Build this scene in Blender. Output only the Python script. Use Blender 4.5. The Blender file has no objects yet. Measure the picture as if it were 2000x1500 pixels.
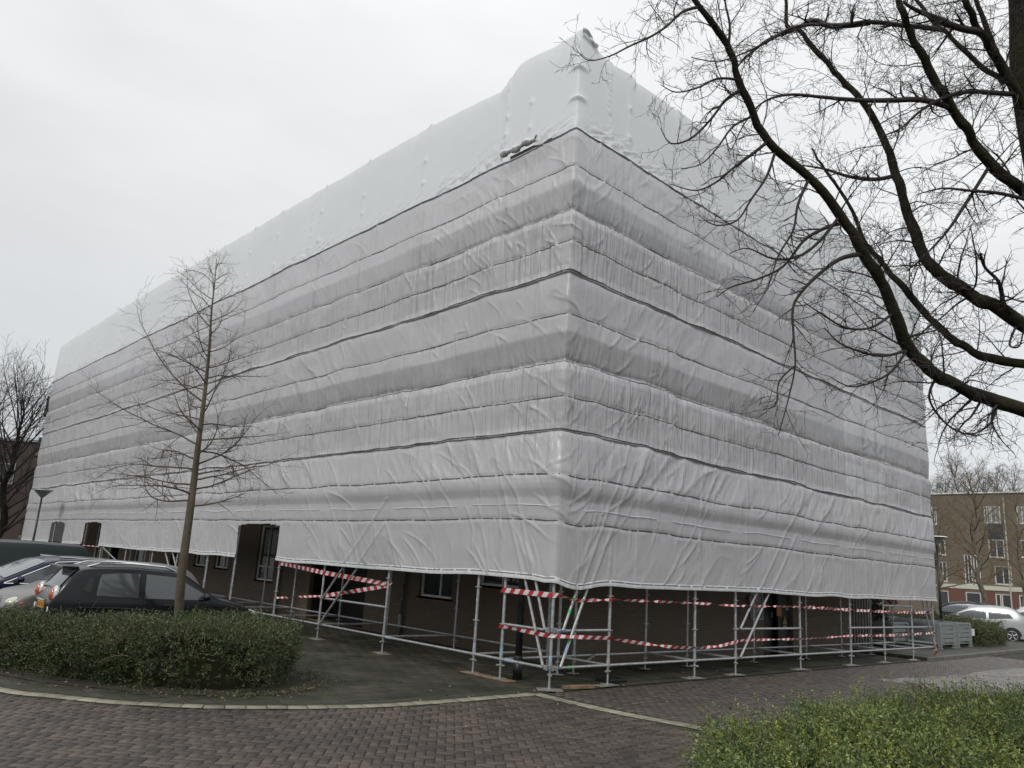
import bpy, math, random
import numpy as np
from mathutils import Vector, Matrix
R = math.radians
rng = np.random.default_rng(7)
random.seed(7)
scene = bpy.context.scene
col = scene.collection
# ------------------------------------------------------------------ camera
M = np.array([[0.72996, -0.20205, -0.65296], [-0.68088, -0.12461, -0.72176], [0.06447, 0.97141, -0.22853]])
VR = np.array([1680., -466., -1519.742]); VL = np.array([-1448., -264., -1519.742])
a_ = VR/np.linalg.norm(VR); b_ = VL/np.linalg.norm(VL); u_ = np.cross(a_, b_); u_ /= np.linalg.norm(u_)
if u_[1] < 0: u_ = -u_
M = np.array([a_, b_, u_])
CAM = np.array([-9.674, -9.225, 1.9]); FPX = 1519.742
cd = bpy.data.cameras.new('camera'); cam = bpy.data.objects.new('camera', cd); col.objects.link(cam)
mm = Matrix([[*M[0], CAM[0]], [*M[1], CAM[1]], [*M[2], CAM[2]], [0, 0, 0, 1]])
cam.matrix_world = mm
cd.sensor_width = 36; cd.lens = FPX/2000*36; cd.clip_start = .05; cd.clip_end = 3000
scene.camera = cam
scene.render.resolution_x = 1024; scene.render.resolution_y = 768
def ray(x, y): return M @ np.array([x-1000., 750.-y, -FPX])
def gnd(x, y, z=0.): d = ray(x, y); return CAM + (z-CAM[2])/d[2]*d
def deep(x, y, D): return CAM + ray(x, y)/FPX*D          # point at depth D along the view axis
# ------------------------------------------------------------------ world: overcast sky
SUN_EL, SUN_AZ = 36, 203     # azimuth of the direction TO the sun, degrees from +X towards +Y
w = bpy.data.worlds.new('World'); scene.world = w; w.use_nodes = True
nt = w.node_tree; nt.nodes.clear()
N = lambda t, **k: nt.nodes.new(t)
out = N('ShaderNodeOutputWorld'); bg = N('ShaderNodeBackground'); bg.inputs['Strength'].default_value = 1.0
nt.links.new(bg.outputs[0], out.inputs[0])
tc = N('ShaderNodeTexCoord'); sep = N('ShaderNodeSeparateXYZ'); nt.links.new(tc.outputs['Generated'], sep.inputs[0])
ramp = N('ShaderNodeValToRGB'); cr = ramp.color_ramp
cr.elements[0].position = 0.0; cr.elements[0].color = (.54, .57, .59, 1)
cr.elements[1].position = 1.0; cr.elements[1].color = (1.25, 1.27, 1.28, 1)
for p, c in ((.12, (.63, .655, .67, 1)), (.35, (.75, .76, .768, 1)), (.6, (.87, .88, .885, 1))):
    e = cr.elements.new(p); e.color = c
nt.links.new(sep.outputs['Z'], ramp.inputs[0])
mp = N('ShaderNodeMapping'); mp.inputs['Scale'].default_value = (1.2, 1.2, 3.5); nt.links.new(tc.outputs['Generated'], mp.inputs[0])
nz = N('ShaderNodeTexNoise'); nz.inputs['Scale'].default_value = 1.6; nz.inputs['Detail'].default_value = 4; nz.inputs['Roughness'].default_value = .5
nt.links.new(mp.outputs[0], nz.inputs[0])
mr = N('ShaderNodeMapRange'); mr.inputs[1].default_value = .3; mr.inputs[2].default_value = .7; mr.inputs[3].default_value = .89; mr.inputs[4].default_value = 1.08
nt.links.new(nz.outputs[0], mr.inputs[0])
# brighter towards +X (right of the photograph)
mr2 = N('ShaderNodeMapRange'); mr2.inputs[1].default_value = -.2; mr2.inputs[2].default_value = 1; mr2.inputs[3].default_value = .97; mr2.inputs[4].default_value = 1.12
nt.links.new(sep.outputs['X'], mr2.inputs[0])
mul = N('ShaderNodeMath'); mul.operation = 'MULTIPLY'; nt.links.new(mr.outputs[0], mul.inputs[0]); nt.links.new(mr2.outputs[0], mul.inputs[1])
vm = N('ShaderNodeVectorMath'); vm.operation = 'SCALE'; nt.links.new(ramp.outputs[0], vm.inputs[0]); nt.links.new(mul.outputs[0], vm.inputs['Scale'])
sky = N('ShaderNodeTexSky'); sky.sky_type = 'NISHITA'; sky.sun_disc = False; sky.sun_elevation = R(SUN_EL); sky.sun_rotation = R(90-SUN_AZ)
sk = N('ShaderNodeVectorMath'); sk.operation = 'SCALE'; sk.inputs['Scale'].default_value = .006; nt.links.new(sky.outputs[0], sk.inputs[0])
ad = N('ShaderNodeVectorMath'); ad.operation = 'ADD'; nt.links.new(vm.outputs[0], ad.inputs[0]); nt.links.new(sk.outputs[0], ad.inputs[1])
nt.links.new(ad.outputs[0], bg.inputs[0])
sd = bpy.data.lights.new('sun', 'SUN'); sd.energy = 1.5; sd.angle = R(10); sd.color = (1, .97, .93)
so = bpy.data.objects.new('sun', sd); col.objects.link(so)
sv = Vector((math.cos(R(SUN_AZ))*math.cos(R(SUN_EL)), math.sin(R(SUN_AZ))*math.cos(R(SUN_EL)), math.sin(R(SUN_EL))))
so.rotation_euler = sv.to_track_quat('Z', 'Y').to_euler(); so.location = (-20, -20, 30)
scene.view_settings.view_transform = 'Standard'; scene.view_settings.look = 'None'
scene.view_settings.exposure = 0.0; scene.view_settings.gamma = 1
scene.render.engine = 'CYCLES'; scene.cycles.max_bounces = 8; scene.cycles.transparent_max_bounces = 12
# ------------------------------------------------------------------ materials
def mat(name, base, rough=.6, metal=0., spec=.5, var=0., scale=5., var2=None, bump=0., bscale=40., island=0., trans=0., transp=0., coat=0., coords='Object'):
    m = bpy.data.materials.new(name); m.use_nodes = True; t = m.node_tree; t.nodes.clear(); L = t.links.new
    o = t.nodes.new('ShaderNodeOutputMaterial'); p = t.nodes.new('ShaderNodeBsdfPrincipled')
    p.inputs['Roughness'].default_value = rough; p.inputs['Metallic'].default_value = metal
    p.inputs['Specular IOR Level'].default_value = spec; p.inputs['Coat Weight'].default_value = coat; p.inputs['Coat Roughness'].default_value = .08
    c = t.nodes.new('ShaderNodeRGB'); c.outputs[0].default_value = (*base, 1); cur = c.outputs[0]
    tcn = t.nodes.new('ShaderNodeTexCoord')
    if var2 is not None or var:
        n = t.nodes.new('ShaderNodeTexNoise'); n.inputs['Scale'].default_value = scale; n.inputs['Detail'].default_value = 6; n.inputs['Roughness'].default_value = .6
        L(tcn.outputs[coords], n.inputs['Vector'])
        rm = t.nodes.new('ShaderNodeMapRange'); rm.inputs[1].default_value = .35; rm.inputs[2].default_value = .65; L(n.outputs[0], rm.inputs[0])
        mx = t.nodes.new('ShaderNodeMix'); mx.data_type = 'RGBA'
        L(rm.outputs[0], mx.inputs[0]); L(cur, mx.inputs[6])
        v = var2 if var2 is not None else tuple(x*(1-var) for x in base)
        mx.inputs[7].default_value = (*v, 1); cur = mx.outputs[2]
    if island:
        g = t.nodes.new('ShaderNodeNewGeometry'); rm = t.nodes.new('ShaderNodeMapRange'); rm.inputs[3].default_value = 1-island; rm.inputs[4].default_value = 1+island
        L(g.outputs['Random Per Island'], rm.inputs[0])
        h = t.nodes.new('ShaderNodeVectorMath'); h.operation = 'SCALE'; L(cur, h.inputs[0]); L(rm.outputs[0], h.inputs['Scale']); cur = h.outputs[0]
    L(cur, p.inputs['Base Color'])
    if bump:
        n = t.nodes.new('ShaderNodeTexNoise'); n.inputs['Scale'].default_value = bscale; n.inputs['Detail'].default_value = 5; L(tcn.outputs[coords], n.inputs['Vector'])
        b = t.nodes.new('ShaderNodeBump'); b.inputs['Strength'].default_value = bump; b.inputs['Distance'].default_value = .02; L(n.outputs[0], b.inputs['Height']); L(b.outputs[0], p.inputs['Normal'])
    cur = p.outputs[0]
    if trans:
        tr = t.nodes.new('ShaderNodeBsdfTranslucent'); L(p.inputs['Base Color'].links[0].from_socket, tr.inputs[0])
        ms = t.nodes.new('ShaderNodeMixShader'); ms.inputs[0].default_value = trans; L(cur, ms.inputs[1]); L(tr.outputs[0], ms.inputs[2]); cur = ms.outputs[0]
    if transp:
        tr = t.nodes.new('ShaderNodeBsdfTransparent'); ms = t.nodes.new('ShaderNodeMixShader'); ms.inputs[0].default_value = transp
        L(cur, ms.inputs[1]); L(tr.outputs[0], ms.inputs[2]); cur = ms.outputs[0]
    L(cur, o.inputs[0]); return m
def brickmat(name, c1, c2, mortar, bw=.21, bh=.063, msize=.008, rough=.85, axis='X', off=.5, rot=0., bump=.4, moss=None, mosscale=.6, mossfac=1.):
    """masonry from the Brick texture; axis = which object axis runs along the wall ('X','Y') or 'G' for ground"""
    m = bpy.data.materials.new(name); m.use_nodes = True; t = m.node_tree; L = t.links.new; p = t.nodes['Principled BSDF']
    tcn = t.nodes.new('ShaderNodeTexCoord'); s = t.nodes.new('ShaderNodeSeparateXYZ'); L(tcn.outputs['Object'], s.inputs[0]); cb = t.nodes.new('ShaderNodeCombineXYZ')
    if axis == 'G': L(s.outputs['X'], cb.inputs[0]); L(s.outputs['Y'], cb.inputs[1])
    elif axis == 'A':
        ad_ = t.nodes.new('ShaderNodeMath'); L(s.outputs['X'], ad_.inputs[0]); L(s.outputs['Y'], ad_.inputs[1]); L(ad_.outputs[0], cb.inputs[0]); L(s.outputs['Z'], cb.inputs[1])
    else: L(s.outputs[axis], cb.inputs[0]); L(s.outputs['Z'], cb.inputs[1])
    mpn = t.nodes.new('ShaderNodeMapping'); mpn.inputs['Rotation'].default_value = (0, 0, rot); L(cb.outputs[0], mpn.inputs[0])
    b = t.nodes.new('ShaderNodeTexBrick'); b.inputs['Scale'].default_value = 1; b.inputs['Brick Width'].default_value = bw; b.inputs['Row Height'].default_value = bh
    b.inputs['Mortar Size'].default_value = msize; b.offset = off; b.inputs['Bias'].default_value = 0
    b.inputs['Color1'].default_value = (*c1, 1); b.inputs['Color2'].default_value = (*c2, 1); b.inputs['Mortar'].default_value = (*mortar, 1)
    L(mpn.outputs[0], b.inputs[0])
    n = t.nodes.new('ShaderNodeTexNoise'); n.inputs['Scale'].default_value = mosscale; n.inputs['Detail'].default_value = 8; n.inputs['Roughness'].default_value = .65; L(tcn.outputs['Object'], n.inputs[0])
    rm = t.nodes.new('ShaderNodeMapRange'); rm.inputs[1].default_value = .38; rm.inputs[2].default_value = .66; rm.inputs[4].default_value = mossfac; L(n.outputs[0], rm.inputs[0])
    mx = t.nodes.new('ShaderNodeMix'); mx.data_type = 'RGBA'; L(rm.outputs[0], mx.inputs[0]); L(b.outputs[0], mx.inputs[6])
    mc = moss if moss else tuple(x*.7 for x in c1); mx.inputs[7].default_value = (*mc, 1)
    L(mx.outputs[2], p.inputs['Base Color'])
    rr = t.nodes.new('ShaderNodeMapRange'); rr.inputs[3].default_value = rough; rr.inputs[4].default_value = max(.2, rough-.25); L(n.outputs[0], rr.inputs[0]); L(rr.outputs[0], p.inputs['Roughness'])
    bm_ = t.nodes.new('ShaderNodeBump'); bm_.invert = True; bm_.inputs['Strength'].default_value = bump; bm_.inputs['Distance'].default_value = .01; L(b.outputs['Fac'], bm_.inputs['Height']); L(bm_.outputs[0], p.inputs['Normal'])
    return m
MT = {}
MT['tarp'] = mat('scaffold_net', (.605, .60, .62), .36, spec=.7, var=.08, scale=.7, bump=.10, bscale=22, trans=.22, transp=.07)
def add_pleats_and_shade(m):
    t = m.node_tree; L = t.links.new; p = next(n for n in t.nodes if n.type == 'BSDF_PRINCIPLED'); tcn = next(n for n in t.nodes if n.type == 'TEX_COORD')
    prev = p.inputs['Normal'].links[0].from_socket
    for sc3, dist, strg, rot in (((10, 10, .5), .028, 1., 0), ((22, 22, 1.0), .012, 1., .10)):
        mp_ = t.nodes.new('ShaderNodeMapping'); mp_.inputs['Scale'].default_value = sc3; mp_.inputs['Rotation'].default_value = (rot, rot, 0); L(tcn.outputs['Object'], mp_.inputs[0])
        n = t.nodes.new('ShaderNodeTexNoise'); n.inputs['Scale'].default_value = 1; n.inputs['Detail'].default_value = 2; n.inputs['Distortion'].default_value = .08; L(mp_.outputs[0], n.inputs[0])
        r_ = t.nodes.new('ShaderNodeMath'); r_.operation = 'SUBTRACT'; r_.inputs[1].default_value = .5; L(n.outputs[0], r_.inputs[0]); a_n = t.nodes.new('ShaderNodeMath'); a_n.operation = 'ADD'; a_n.inputs[1].default_value = .5; L(r_.outputs[0], a_n.inputs[0])
        n2 = t.nodes.new('ShaderNodeTexNoise'); n2.inputs['Scale'].default_value = .8; L(tcn.outputs['Object'], n2.inputs[0]); q = t.nodes.new('ShaderNodeMapRange'); q.inputs[1].default_value = .3; q.inputs[2].default_value = .7; q.inputs[3].default_value = .35; L(n2.outputs[0], q.inputs[0])
        mu = t.nodes.new('ShaderNodeMath'); mu.operation = 'MULTIPLY'; L(a_n.outputs[0], mu.inputs[0]); L(q.outputs[0], mu.inputs[1])
        b_ = t.nodes.new('ShaderNodeBump'); b_.inputs['Strength'].default_value = strg; b_.inputs['Distance'].default_value = dist*3; b_.invert = True; L(mu.outputs[0], b_.inputs['Height']); L(prev, b_.inputs['Normal']); prev = b_.outputs[0]
    L(prev, p.inputs['Normal'])
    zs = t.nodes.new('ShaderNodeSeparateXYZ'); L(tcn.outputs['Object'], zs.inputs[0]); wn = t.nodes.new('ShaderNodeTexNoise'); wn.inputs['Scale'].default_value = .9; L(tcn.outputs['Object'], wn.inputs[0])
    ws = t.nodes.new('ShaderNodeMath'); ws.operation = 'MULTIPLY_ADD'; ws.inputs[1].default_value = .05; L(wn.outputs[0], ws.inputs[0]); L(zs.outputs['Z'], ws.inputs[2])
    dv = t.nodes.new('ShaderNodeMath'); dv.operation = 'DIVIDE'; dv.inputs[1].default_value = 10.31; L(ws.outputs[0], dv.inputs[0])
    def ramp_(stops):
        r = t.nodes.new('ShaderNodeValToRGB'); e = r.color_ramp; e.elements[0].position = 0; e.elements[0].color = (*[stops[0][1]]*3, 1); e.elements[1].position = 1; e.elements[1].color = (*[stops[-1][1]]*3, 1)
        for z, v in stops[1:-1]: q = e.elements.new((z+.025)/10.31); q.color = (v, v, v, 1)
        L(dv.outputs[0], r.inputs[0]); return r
    pr_ = ramp_([(0, .18), (3.3, .18), (3.55, .5), (4.25, .55), (4.4, 1.), (5.5, 1.), (5.7, .65), (6.2, .3), (7.1, .3), (7.3, 1.), (8.35, 1.), (8.6, .7), (9.1, .45), (10.1, .45)])
    for n in list(t.nodes):
        if n.type == 'MATH' and n.operation == 'MULTIPLY':
            m2 = t.nodes.new('ShaderNodeMath'); m2.operation = 'MULTIPLY'; outs = [l.to_socket for l in n.outputs[0].links]; L(n.outputs[0], m2.inputs[0]); L(pr_.outputs[0], m2.inputs[1])
            for o_s in outs: L(m2.outputs[0], o_s)
    shade_tone = ramp_([(0, .97), (2.62, .96), (2.70, .92), (3.0, .90), (3.25, .88), (3.34, .96), (3.5, 1.), (4.1, 1.), (4.400, 0.970), (5.340, 0.970), (5.420, 1.000), (5.510, 1.000), (5.550, 0.790), (6.010, 0.800), (6.050, 1.000), (6.340, 0.985), (6.380, 0.940), (6.680, 0.940), (7.280, 0.970), (8.220, 0.970), (8.300, 1.000), (8.390, 1.000), (8.430, 0.790), (8.890, 0.800), (8.930, 1.000), (9.220, 0.985), (9.260, 0.940), (9.560, 0.940), (10.1, .95)])  # deck shade and lit bulges painted into the net colour by height
    src = p.inputs['Base Color'].links[0].from_socket; sc_n = t.nodes.new('ShaderNodeVectorMath'); sc_n.operation = 'SCALE'; L(src, sc_n.inputs[0]); L(shade_tone.outputs[0], sc_n.inputs['Scale']); L(sc_n.outputs[0], p.inputs['Base Color'])
add_pleats_and_shade(MT['tarp'])
MT['wrap'] = mat('shrink_film', (.90, .925, .94), .38, spec=.4, var=.03, scale=.5, bump=.03, bscale=8, trans=.42)
MT['hem'] = mat('white_hem', (.66, .67, .68), .5, var=.15, scale=6)
MT['rope'] = mat('dark_lacing', (.085, .085, .09), .8)
MT['steel'] = mat('galvanised_steel', (.46, .47, .48), .42, metal=.55, var=.35, scale=14)
MT['steel2'] = mat('dull_steel', (.30, .31, .32), .55, metal=.5, var=.3, scale=10)
MT['wood'] = mat('scaffold_wood', (.26, .17, .10), .8, var=.45, scale=9, bump=.3, bscale=30)
MT['woodlight'] = mat('grey_plank', (.22, .20, .17), .8, var=.4, scale=7, bump=.3)
MT['red'] = mat('tape_red', (.42, .02, .03), .45, var=.3, scale=6); MT['white'] = mat('tape_white', (.66, .64, .62), .45, var=.25, scale=8)
MT['bluetag'] = mat('tag_blue', (.12, .26, .38), .5, var2=(.4, .45, .5), scale=30); MT['greentag'] = mat('tag_green', (.06, .42, .12), .5)
MT['brick'] = brickmat('facade_brick', (.150, .112, .075), (.105, .080, .056), (.085, .078, .068), axis='A')
MT['brickR'] = brickmat('brown_brick', (.165, .125, .092), (.13, .098, .075), (.15, .13, .11), axis='Y', moss=(.13, .105, .07))
MT['brickL'] = brickmat('red_brown_brick', (.05, .026, .02), (.04, .022, .018), (.05, .045, .04), axis='A')
MT['concrete'] = mat('concrete', (.42, .40, .36), .8, var=.2, scale=3, bump=.1)
MT['winframe'] = mat('white_window_frame', (.75, .75, .72), .5)
MT['glass'] = mat('window_glass', (.035, .04, .045), .06, spec=.9)
MT['black'] = mat('black_paint', (.012, .012, .013), .45)
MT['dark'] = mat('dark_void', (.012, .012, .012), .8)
MT['panel'] = mat('brown_panel', (.13, .055, .04), .6)
MT['bark'] = mat('dark_bark', (.013, .011, .010), .95, spec=.25, var2=(.030, .030, .013), scale=2.2, bump=.8, bscale=25)
MT['bark2'] = mat('young_bark', (.135, .105, .075), .85, var2=(.085, .08, .045), scale=5, bump=.6, bscale=40)
MT['twig'] = mat('twig_bark', (.032, .026, .024), .85)
MT['twig2'] = mat('brown_twig', (.085, .07, .052), .85)
MT['barkbg'] = mat('pale_bark', (.17, .15, .11), .85, var=.5, scale=6)
MT['twigbg'] = mat('olive_twig', (.14, .115, .07), .9)
MT['twigbirch'] = mat('grey_twig', (.13, .11, .105), .9)
MT['leafhedge'] = mat('hedge_leaf', (.050, .082, .030), .5, var2=(.095, .100, .042), scale=2.2, island=.7, trans=.15)
MT['leafshrub'] = mat('shrub_leaf', (.19, .235, .06), .45, var2=(.075, .125, .038), scale=2.6, island=.65, trans=.2)
MT['leafyellow'] = mat('yellow_leaf', (.30, .32, .05), .5, island=.3, trans=.25)
MT['leafdark'] = mat('dark_leaf', (.060, .085, .032), .5, var2=(.085, .08, .03), scale=2, island=.6, trans=.1)
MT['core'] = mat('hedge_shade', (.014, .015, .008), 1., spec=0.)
MT['stem'] = mat('dry_stem', (.20, .16, .10), .85)
MT['litter'] = mat('fallen_leaf', (.15, .10, .06), .8, island=.5)
MT['crate'] = mat('galvanised_crate', (.30, .33, .33), .5, metal=.45, var=.3, scale=8)
MT['paver'] = mat('clay_paver', (.082, .061, .048), .46, var2=(.046, .037, .031), scale=.45, island=.38, bump=.35, bscale=60, spec=.45)
MT['paver2'] = mat('wet_clay_paver', (.072, .054, .041), .42, var2=(.060, .048, .042), scale=.4, island=.32, bump=.35, bscale=50, spec=.6)
MT['paver3'] = mat('worn_sheen_paver', (.20, .185, .165), .38, var2=(.13, .12, .11), scale=.8, island=.3, bump=.3, bscale=50, spec=.6)  # worn bricks, base colour also lightened for the grazing sky sheen
MT['kerbbrick'] = mat('pale_kerb_paver', (.27, .25, .19), .65, var2=(.16, .15, .11), scale=1.2, island=.2, bump=.3)
MT['joint'] = mat('paver_joint', (.022, .02, .017), .95, var2=(.03, .035, .018), scale=3)
MT['pavement'] = brickmat('mossy_paving', (.062, .056, .044), (.044, .040, .031), (.014, .016, .009), bw=.30, bh=.30, msize=.012, axis='G', rough=.8, moss=(.019, .024, .011), mosscale=1.1, mossfac=1.)
MT['farground'] = brickmat('far_paving', (.085, .072, .062), (.065, .056, .05), (.03, .03, .025), bw=.2, bh=.1, msize=.008, axis='G', rough=.5, moss=(.07, .066, .055))
# ------------------------------------------------------------------ helpers
def tag(o, label=None, cat=None, group=None, kind=None):
    if label: o['label'] = label
    if cat: o['category'] = cat
    if group: o['group'] = group
    if kind: o['kind'] = kind
    return o
def empty(name, loc, label, cat, group=None, rz=0.):
    o = bpy.data.objects.new(name, None); col.objects.link(o); o.location = loc; o.rotation_euler = (0, 0, rz); o.empty_display_size = .2
    return tag(o, label, cat, group)
def mesh(name, V, F, m, parent=None, smooth=False, mats=None, midx=None):
    me = bpy.data.meshes.new(name); V = np.asarray(V, float)
    if isinstance(F, np.ndarray):
        n, k = F.shape
        me.vertices.add(len(V)); me.vertices.foreach_set('co', V.ravel()); me.loops.add(n*k); me.loops.foreach_set('vertex_index', F.ravel().astype(np.int32))
        me.polygons.add(n); me.polygons.foreach_set('loop_start', np.arange(0, n*k, k, dtype=np.int32)); me.polygons.foreach_set('loop_total', np.full(n, k, np.int32))
        me.update(calc_edges=True)
    else: me.from_pydata([tuple(v) for v in V], [], [tuple(f) for f in F]); me.update()
    for mm_ in (mats or [m]): me.materials.append(mm_)
    if midx is not None: me.polygons.foreach_set('material_index', np.asarray(midx, np.int32))
    if smooth: me.polygons.foreach_set('use_smooth', np.ones(len(me.polygons), bool))
    o = bpy.data.objects.new(name, me); col.objects.link(o)
    if parent is not None:
        o.parent = parent
    return o
class MB:
    """collects boxes, tubes and other shapes for ONE mesh object (coordinates local to its parent)"""
    def __init__(s): s.V = []; s.F = []
    def add(s, V, F):
        b = len(s.V); s.V += [tuple(v) for v in V]; s.F += [tuple(i+b for i in f) for f in F]; return s
    def box(s, c, d, rz=0., bev=0.):
        x, y, z = d[0]/2, d[1]/2, d[2]/2; ca, sa = math.cos(rz), math.sin(rz)
        if bev <= 0:
            P = [(i*x, j*y, k*z) for k in (-1, 1) for j in (-1, 1) for i in (-1, 1)]
            F = [(0, 2, 3, 1), (4, 5, 7, 6), (0, 1, 5, 4), (2, 6, 7, 3), (0, 4, 6, 2), (1, 3, 7, 5)]
        else:
            b = min(bev, x*.9, y*.9, z*.9); P = []
            ring = lambda X, Y, Z: [(-X, -Y, Z), (X, -Y, Z), (X, Y, Z), (-X, Y, Z)]
            P += ring(x-b, y-b, -z) + ring(x, y, -z+b) + ring(x, y, z-b) + ring(x-b, y-b, z)
            F = [(3, 2, 1, 0), (12, 13, 14, 15)]
            for r in range(3):
                for i in range(4): F.append((r*4+i, r*4+(i+1) % 4, r*4+4+(i+1) % 4, r*4+4+i))
        s.add([(c[0]+p[0]*ca-p[1]*sa, c[1]+p[0]*sa+p[1]*ca, c[2]+p[2]) for p in P], F); return s
    def tube(s, p0, p1, r, n=8, r2=None, cap=True):
        p0 = np.array(p0, float); p1 = np.array(p1, float); d = p1-p0; L = np.linalg.norm(d); d /= L
        t = np.array([0, 0, 1.]) if abs(d[2]) < .9 else np.array([1., 0, 0]); u = np.cross(d, t); u /= np.linalg.norm(u); v = np.cross(d, u)
        r2 = r if r2 is None else r2; P = []
        for q, rr in ((p0, r), (p1, r2)):
            for i in range(n): a = 2*math.pi*i/n; P.append(q+rr*(math.cos(a)*u+math.sin(a)*v))
        F = [(i, (i+1) % n, n+(i+1) % n, n+i) for i in range(n)]
        if cap: F += [tuple(range(n))[::-1], tuple(range(n, 2*n))]
        return s.add(P, F)
    def quad(s, a, b, c, d): return s.add([a, b, c, d], [(0, 1, 2, 3)])
    def sphere(s, c, r, nu=12, nv=8):
        c = np.array(c, float); r = np.array(r if hasattr(r, '__len__') else (r, r, r), float); P = []; F = []
        for j in range(nv+1):
            t = math.pi*j/nv
            for i in range(nu): p = 2*math.pi*i/nu; P.append(c+r*np.array([math.sin(t)*math.cos(p), math.sin(t)*math.sin(p), math.cos(t)]))
        for j in range(nv):
            for i in range(nu): F.append((j*nu+i, (j+1)*nu+i, (j+1)*nu+(i+1) % nu, j*nu+(i+1) % nu))
        return s.add(P, F)
    def build(s, name, m, parent=None, smooth=False, **k): return mesh(name, s.V, s.F, m, parent, smooth, **k)
def grid_faces(nu, nv):
    i, j = np.meshgrid(np.arange(nu-1), np.arange(nv-1), indexing='ij'); a = (i*nv+j).ravel()
    return np.stack([a, a+nv, a+nv+1, a+1], 1)
def vnoise(x, y, seed=0):
    x = np.asarray(x, float); y = np.asarray(y, float); x, y = np.broadcast_arrays(x, y)
    xi = np.floor(x).astype(np.int64); yi = np.floor(y).astype(np.int64); fx = x-xi; fy = y-yi
    fx = fx*fx*fx*(fx*(fx*6-15)+10); fy = fy*fy*fy*(fy*(fy*6-15)+10)
    def h(a, b):
        n = (a*374761393+b*668265263+seed*974634777) & 0xffffffff
        n = ((n ^ (n >> 13))*1274126177) & 0xffffffff; n = n ^ (n >> 16)
        return (n & 0xffff)/32767.5-1
    return (h(xi, yi)*(1-fx)+h(xi+1, yi)*fx)*(1-fy)+(h(xi, yi+1)*(1-fx)+h(xi+1, yi+1)*fx)*fy
def fbm(x, y, seed=0, o=3):
    r = 0; a = 1; t = 0
    for k in range(o): r = r+a*vnoise(x*2**k, y*2**k, seed+k*17); t += a; a *= .5
    return r/t
def ridged(x, y, seed=0): return 1-2*np.abs(vnoise(x, y, seed))
# ------------------------------------------------------------------ ground
def sheet(name, pts, z, m):
    o = mesh(name, [(p[0], p[1], z) for p in pts], [tuple(range(len(pts)))], m); return tag(o, kind='structure')
sheet('ground', [(-400, -400), (600, -400), (600, 600), (-400, 600)], -.03, MT['farground'])
KERB = [(-12.5, 24), (-10.2, 14), (-8.8, 8), (-7.9, 4.9), (-7.14, 2.72), (-6.71, 2.08), (-6.28, 1.53), (-5.82, 1.09), (-5.33, .74), (-4.78, .48), (-4.2, .24), (-3.55, .05), (-2.82, -.06), (-1.92, -.1), (-.89, -.1), (-.38, -.1)]
def smooth_poly(P, n=12):
    P = np.array(P, float); out = []
    for i in range(len(P)-1):
        p0 = P[max(i-1, 0)]; p1 = P[i]; p2 = P[i+1]; p3 = P[min(i+2, len(P)-1)]
        for k in range(n):
            t = k/n; out.append(.5*((2*p1)+(p2-p0)*t+(2*p0-5*p1+4*p2-p3)*t*t+(3*p1-p0-3*p2+p3)*t**3))
    out.append(P[-1]); return np.array(out)
KC = smooth_poly(KERB, 10)
def inside(x, y, poly):
    c = np.zeros(np.shape(x), bool); n = len(poly); j = n-1
    for i in range(n):
        xi, yi = poly[i]; xj, yj = poly[j]
        q = ((yi > y) != (yj > y)) & (x < (xj-xi)*(y-yi)/(yj-yi+1e-12)+xi); c ^= q; j = i
    return c
pave_poly = [tuple(p) for p in KC] + [(-.4, -.10), (60, -.10), (60, 60), (-12.5, 60)]
sheet('pavement', pave_poly, -.004, MT['pavement'])
road_poly = [tuple(p) for p in KC] + [(-.42, -9), (-.42, -30), (-60, -30), (-60, 24)]
sheet('road_bed', [(-60, -40), (60, -40), (60, -.10), (-.38, -.10)] + [tuple(p) for p in KC[::-1]] + [(-60, 24)], -.016, MT['joint'])
def pavers(name, rects, m, z=0., h=.012, gap=.007):
    """rects: N x (cx, cy, half_len, half_wid, angle); one bevelled block each"""
    r = np.asarray(rects, float); n = len(r); g = np.random.default_rng(len(r))
    hl = r[:, 2]-gap/2; hw = r[:, 3]-gap/2; ca = np.cos(r[:, 4]+g.normal(0, .006, n)); sa = np.sin(r[:, 4]+g.normal(0, .006, n))
    zt = z+g.normal(0, .0015, n); tx = g.normal(0, .008, n); ty = g.normal(0, .012, n); V = np.zeros((n, 8, 3)); b = .006
    for k, (i, j) in enumerate(((-1, -1), (1, -1), (1, 1), (-1, 1))):
        for lv, (ins, dz) in enumerate(((0, -h), (b, 0))):
            lx = i*(hl-ins); ly = j*(hw-ins)
            V[:, lv*4+k, 0] = r[:, 0]+lx*ca-ly*sa; V[:, lv*4+k, 1] = r[:, 1]+lx*sa+ly*ca; V[:, lv*4+k, 2] = zt+dz+(lx*tx+ly*ty if lv else 0)
    f = np.array([(4, 5, 6, 7), (0, 1, 5, 4), (1, 2, 6, 5), (2, 3, 7, 6), (3, 0, 4, 7)])
    F = (np.arange(n)[:, None, None]*8+f[None]).reshape(-1, 4)
    return tag(mesh(name, V.reshape(-1, 3), F, m), kind='structure')
def in_view(x, y, mx=80, near=0):
    P = np.stack([x, y, np.zeros_like(x)], 1)-CAM; q = P @ M; px = 1000+FPX*q[:, 0]/-q[:, 2]; py = 750-FPX*q[:, 1]/-q[:, 2]
    return (-q[:, 2] > .5) & (px > -350) & (px < 2350) & (py < 1900)
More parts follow.
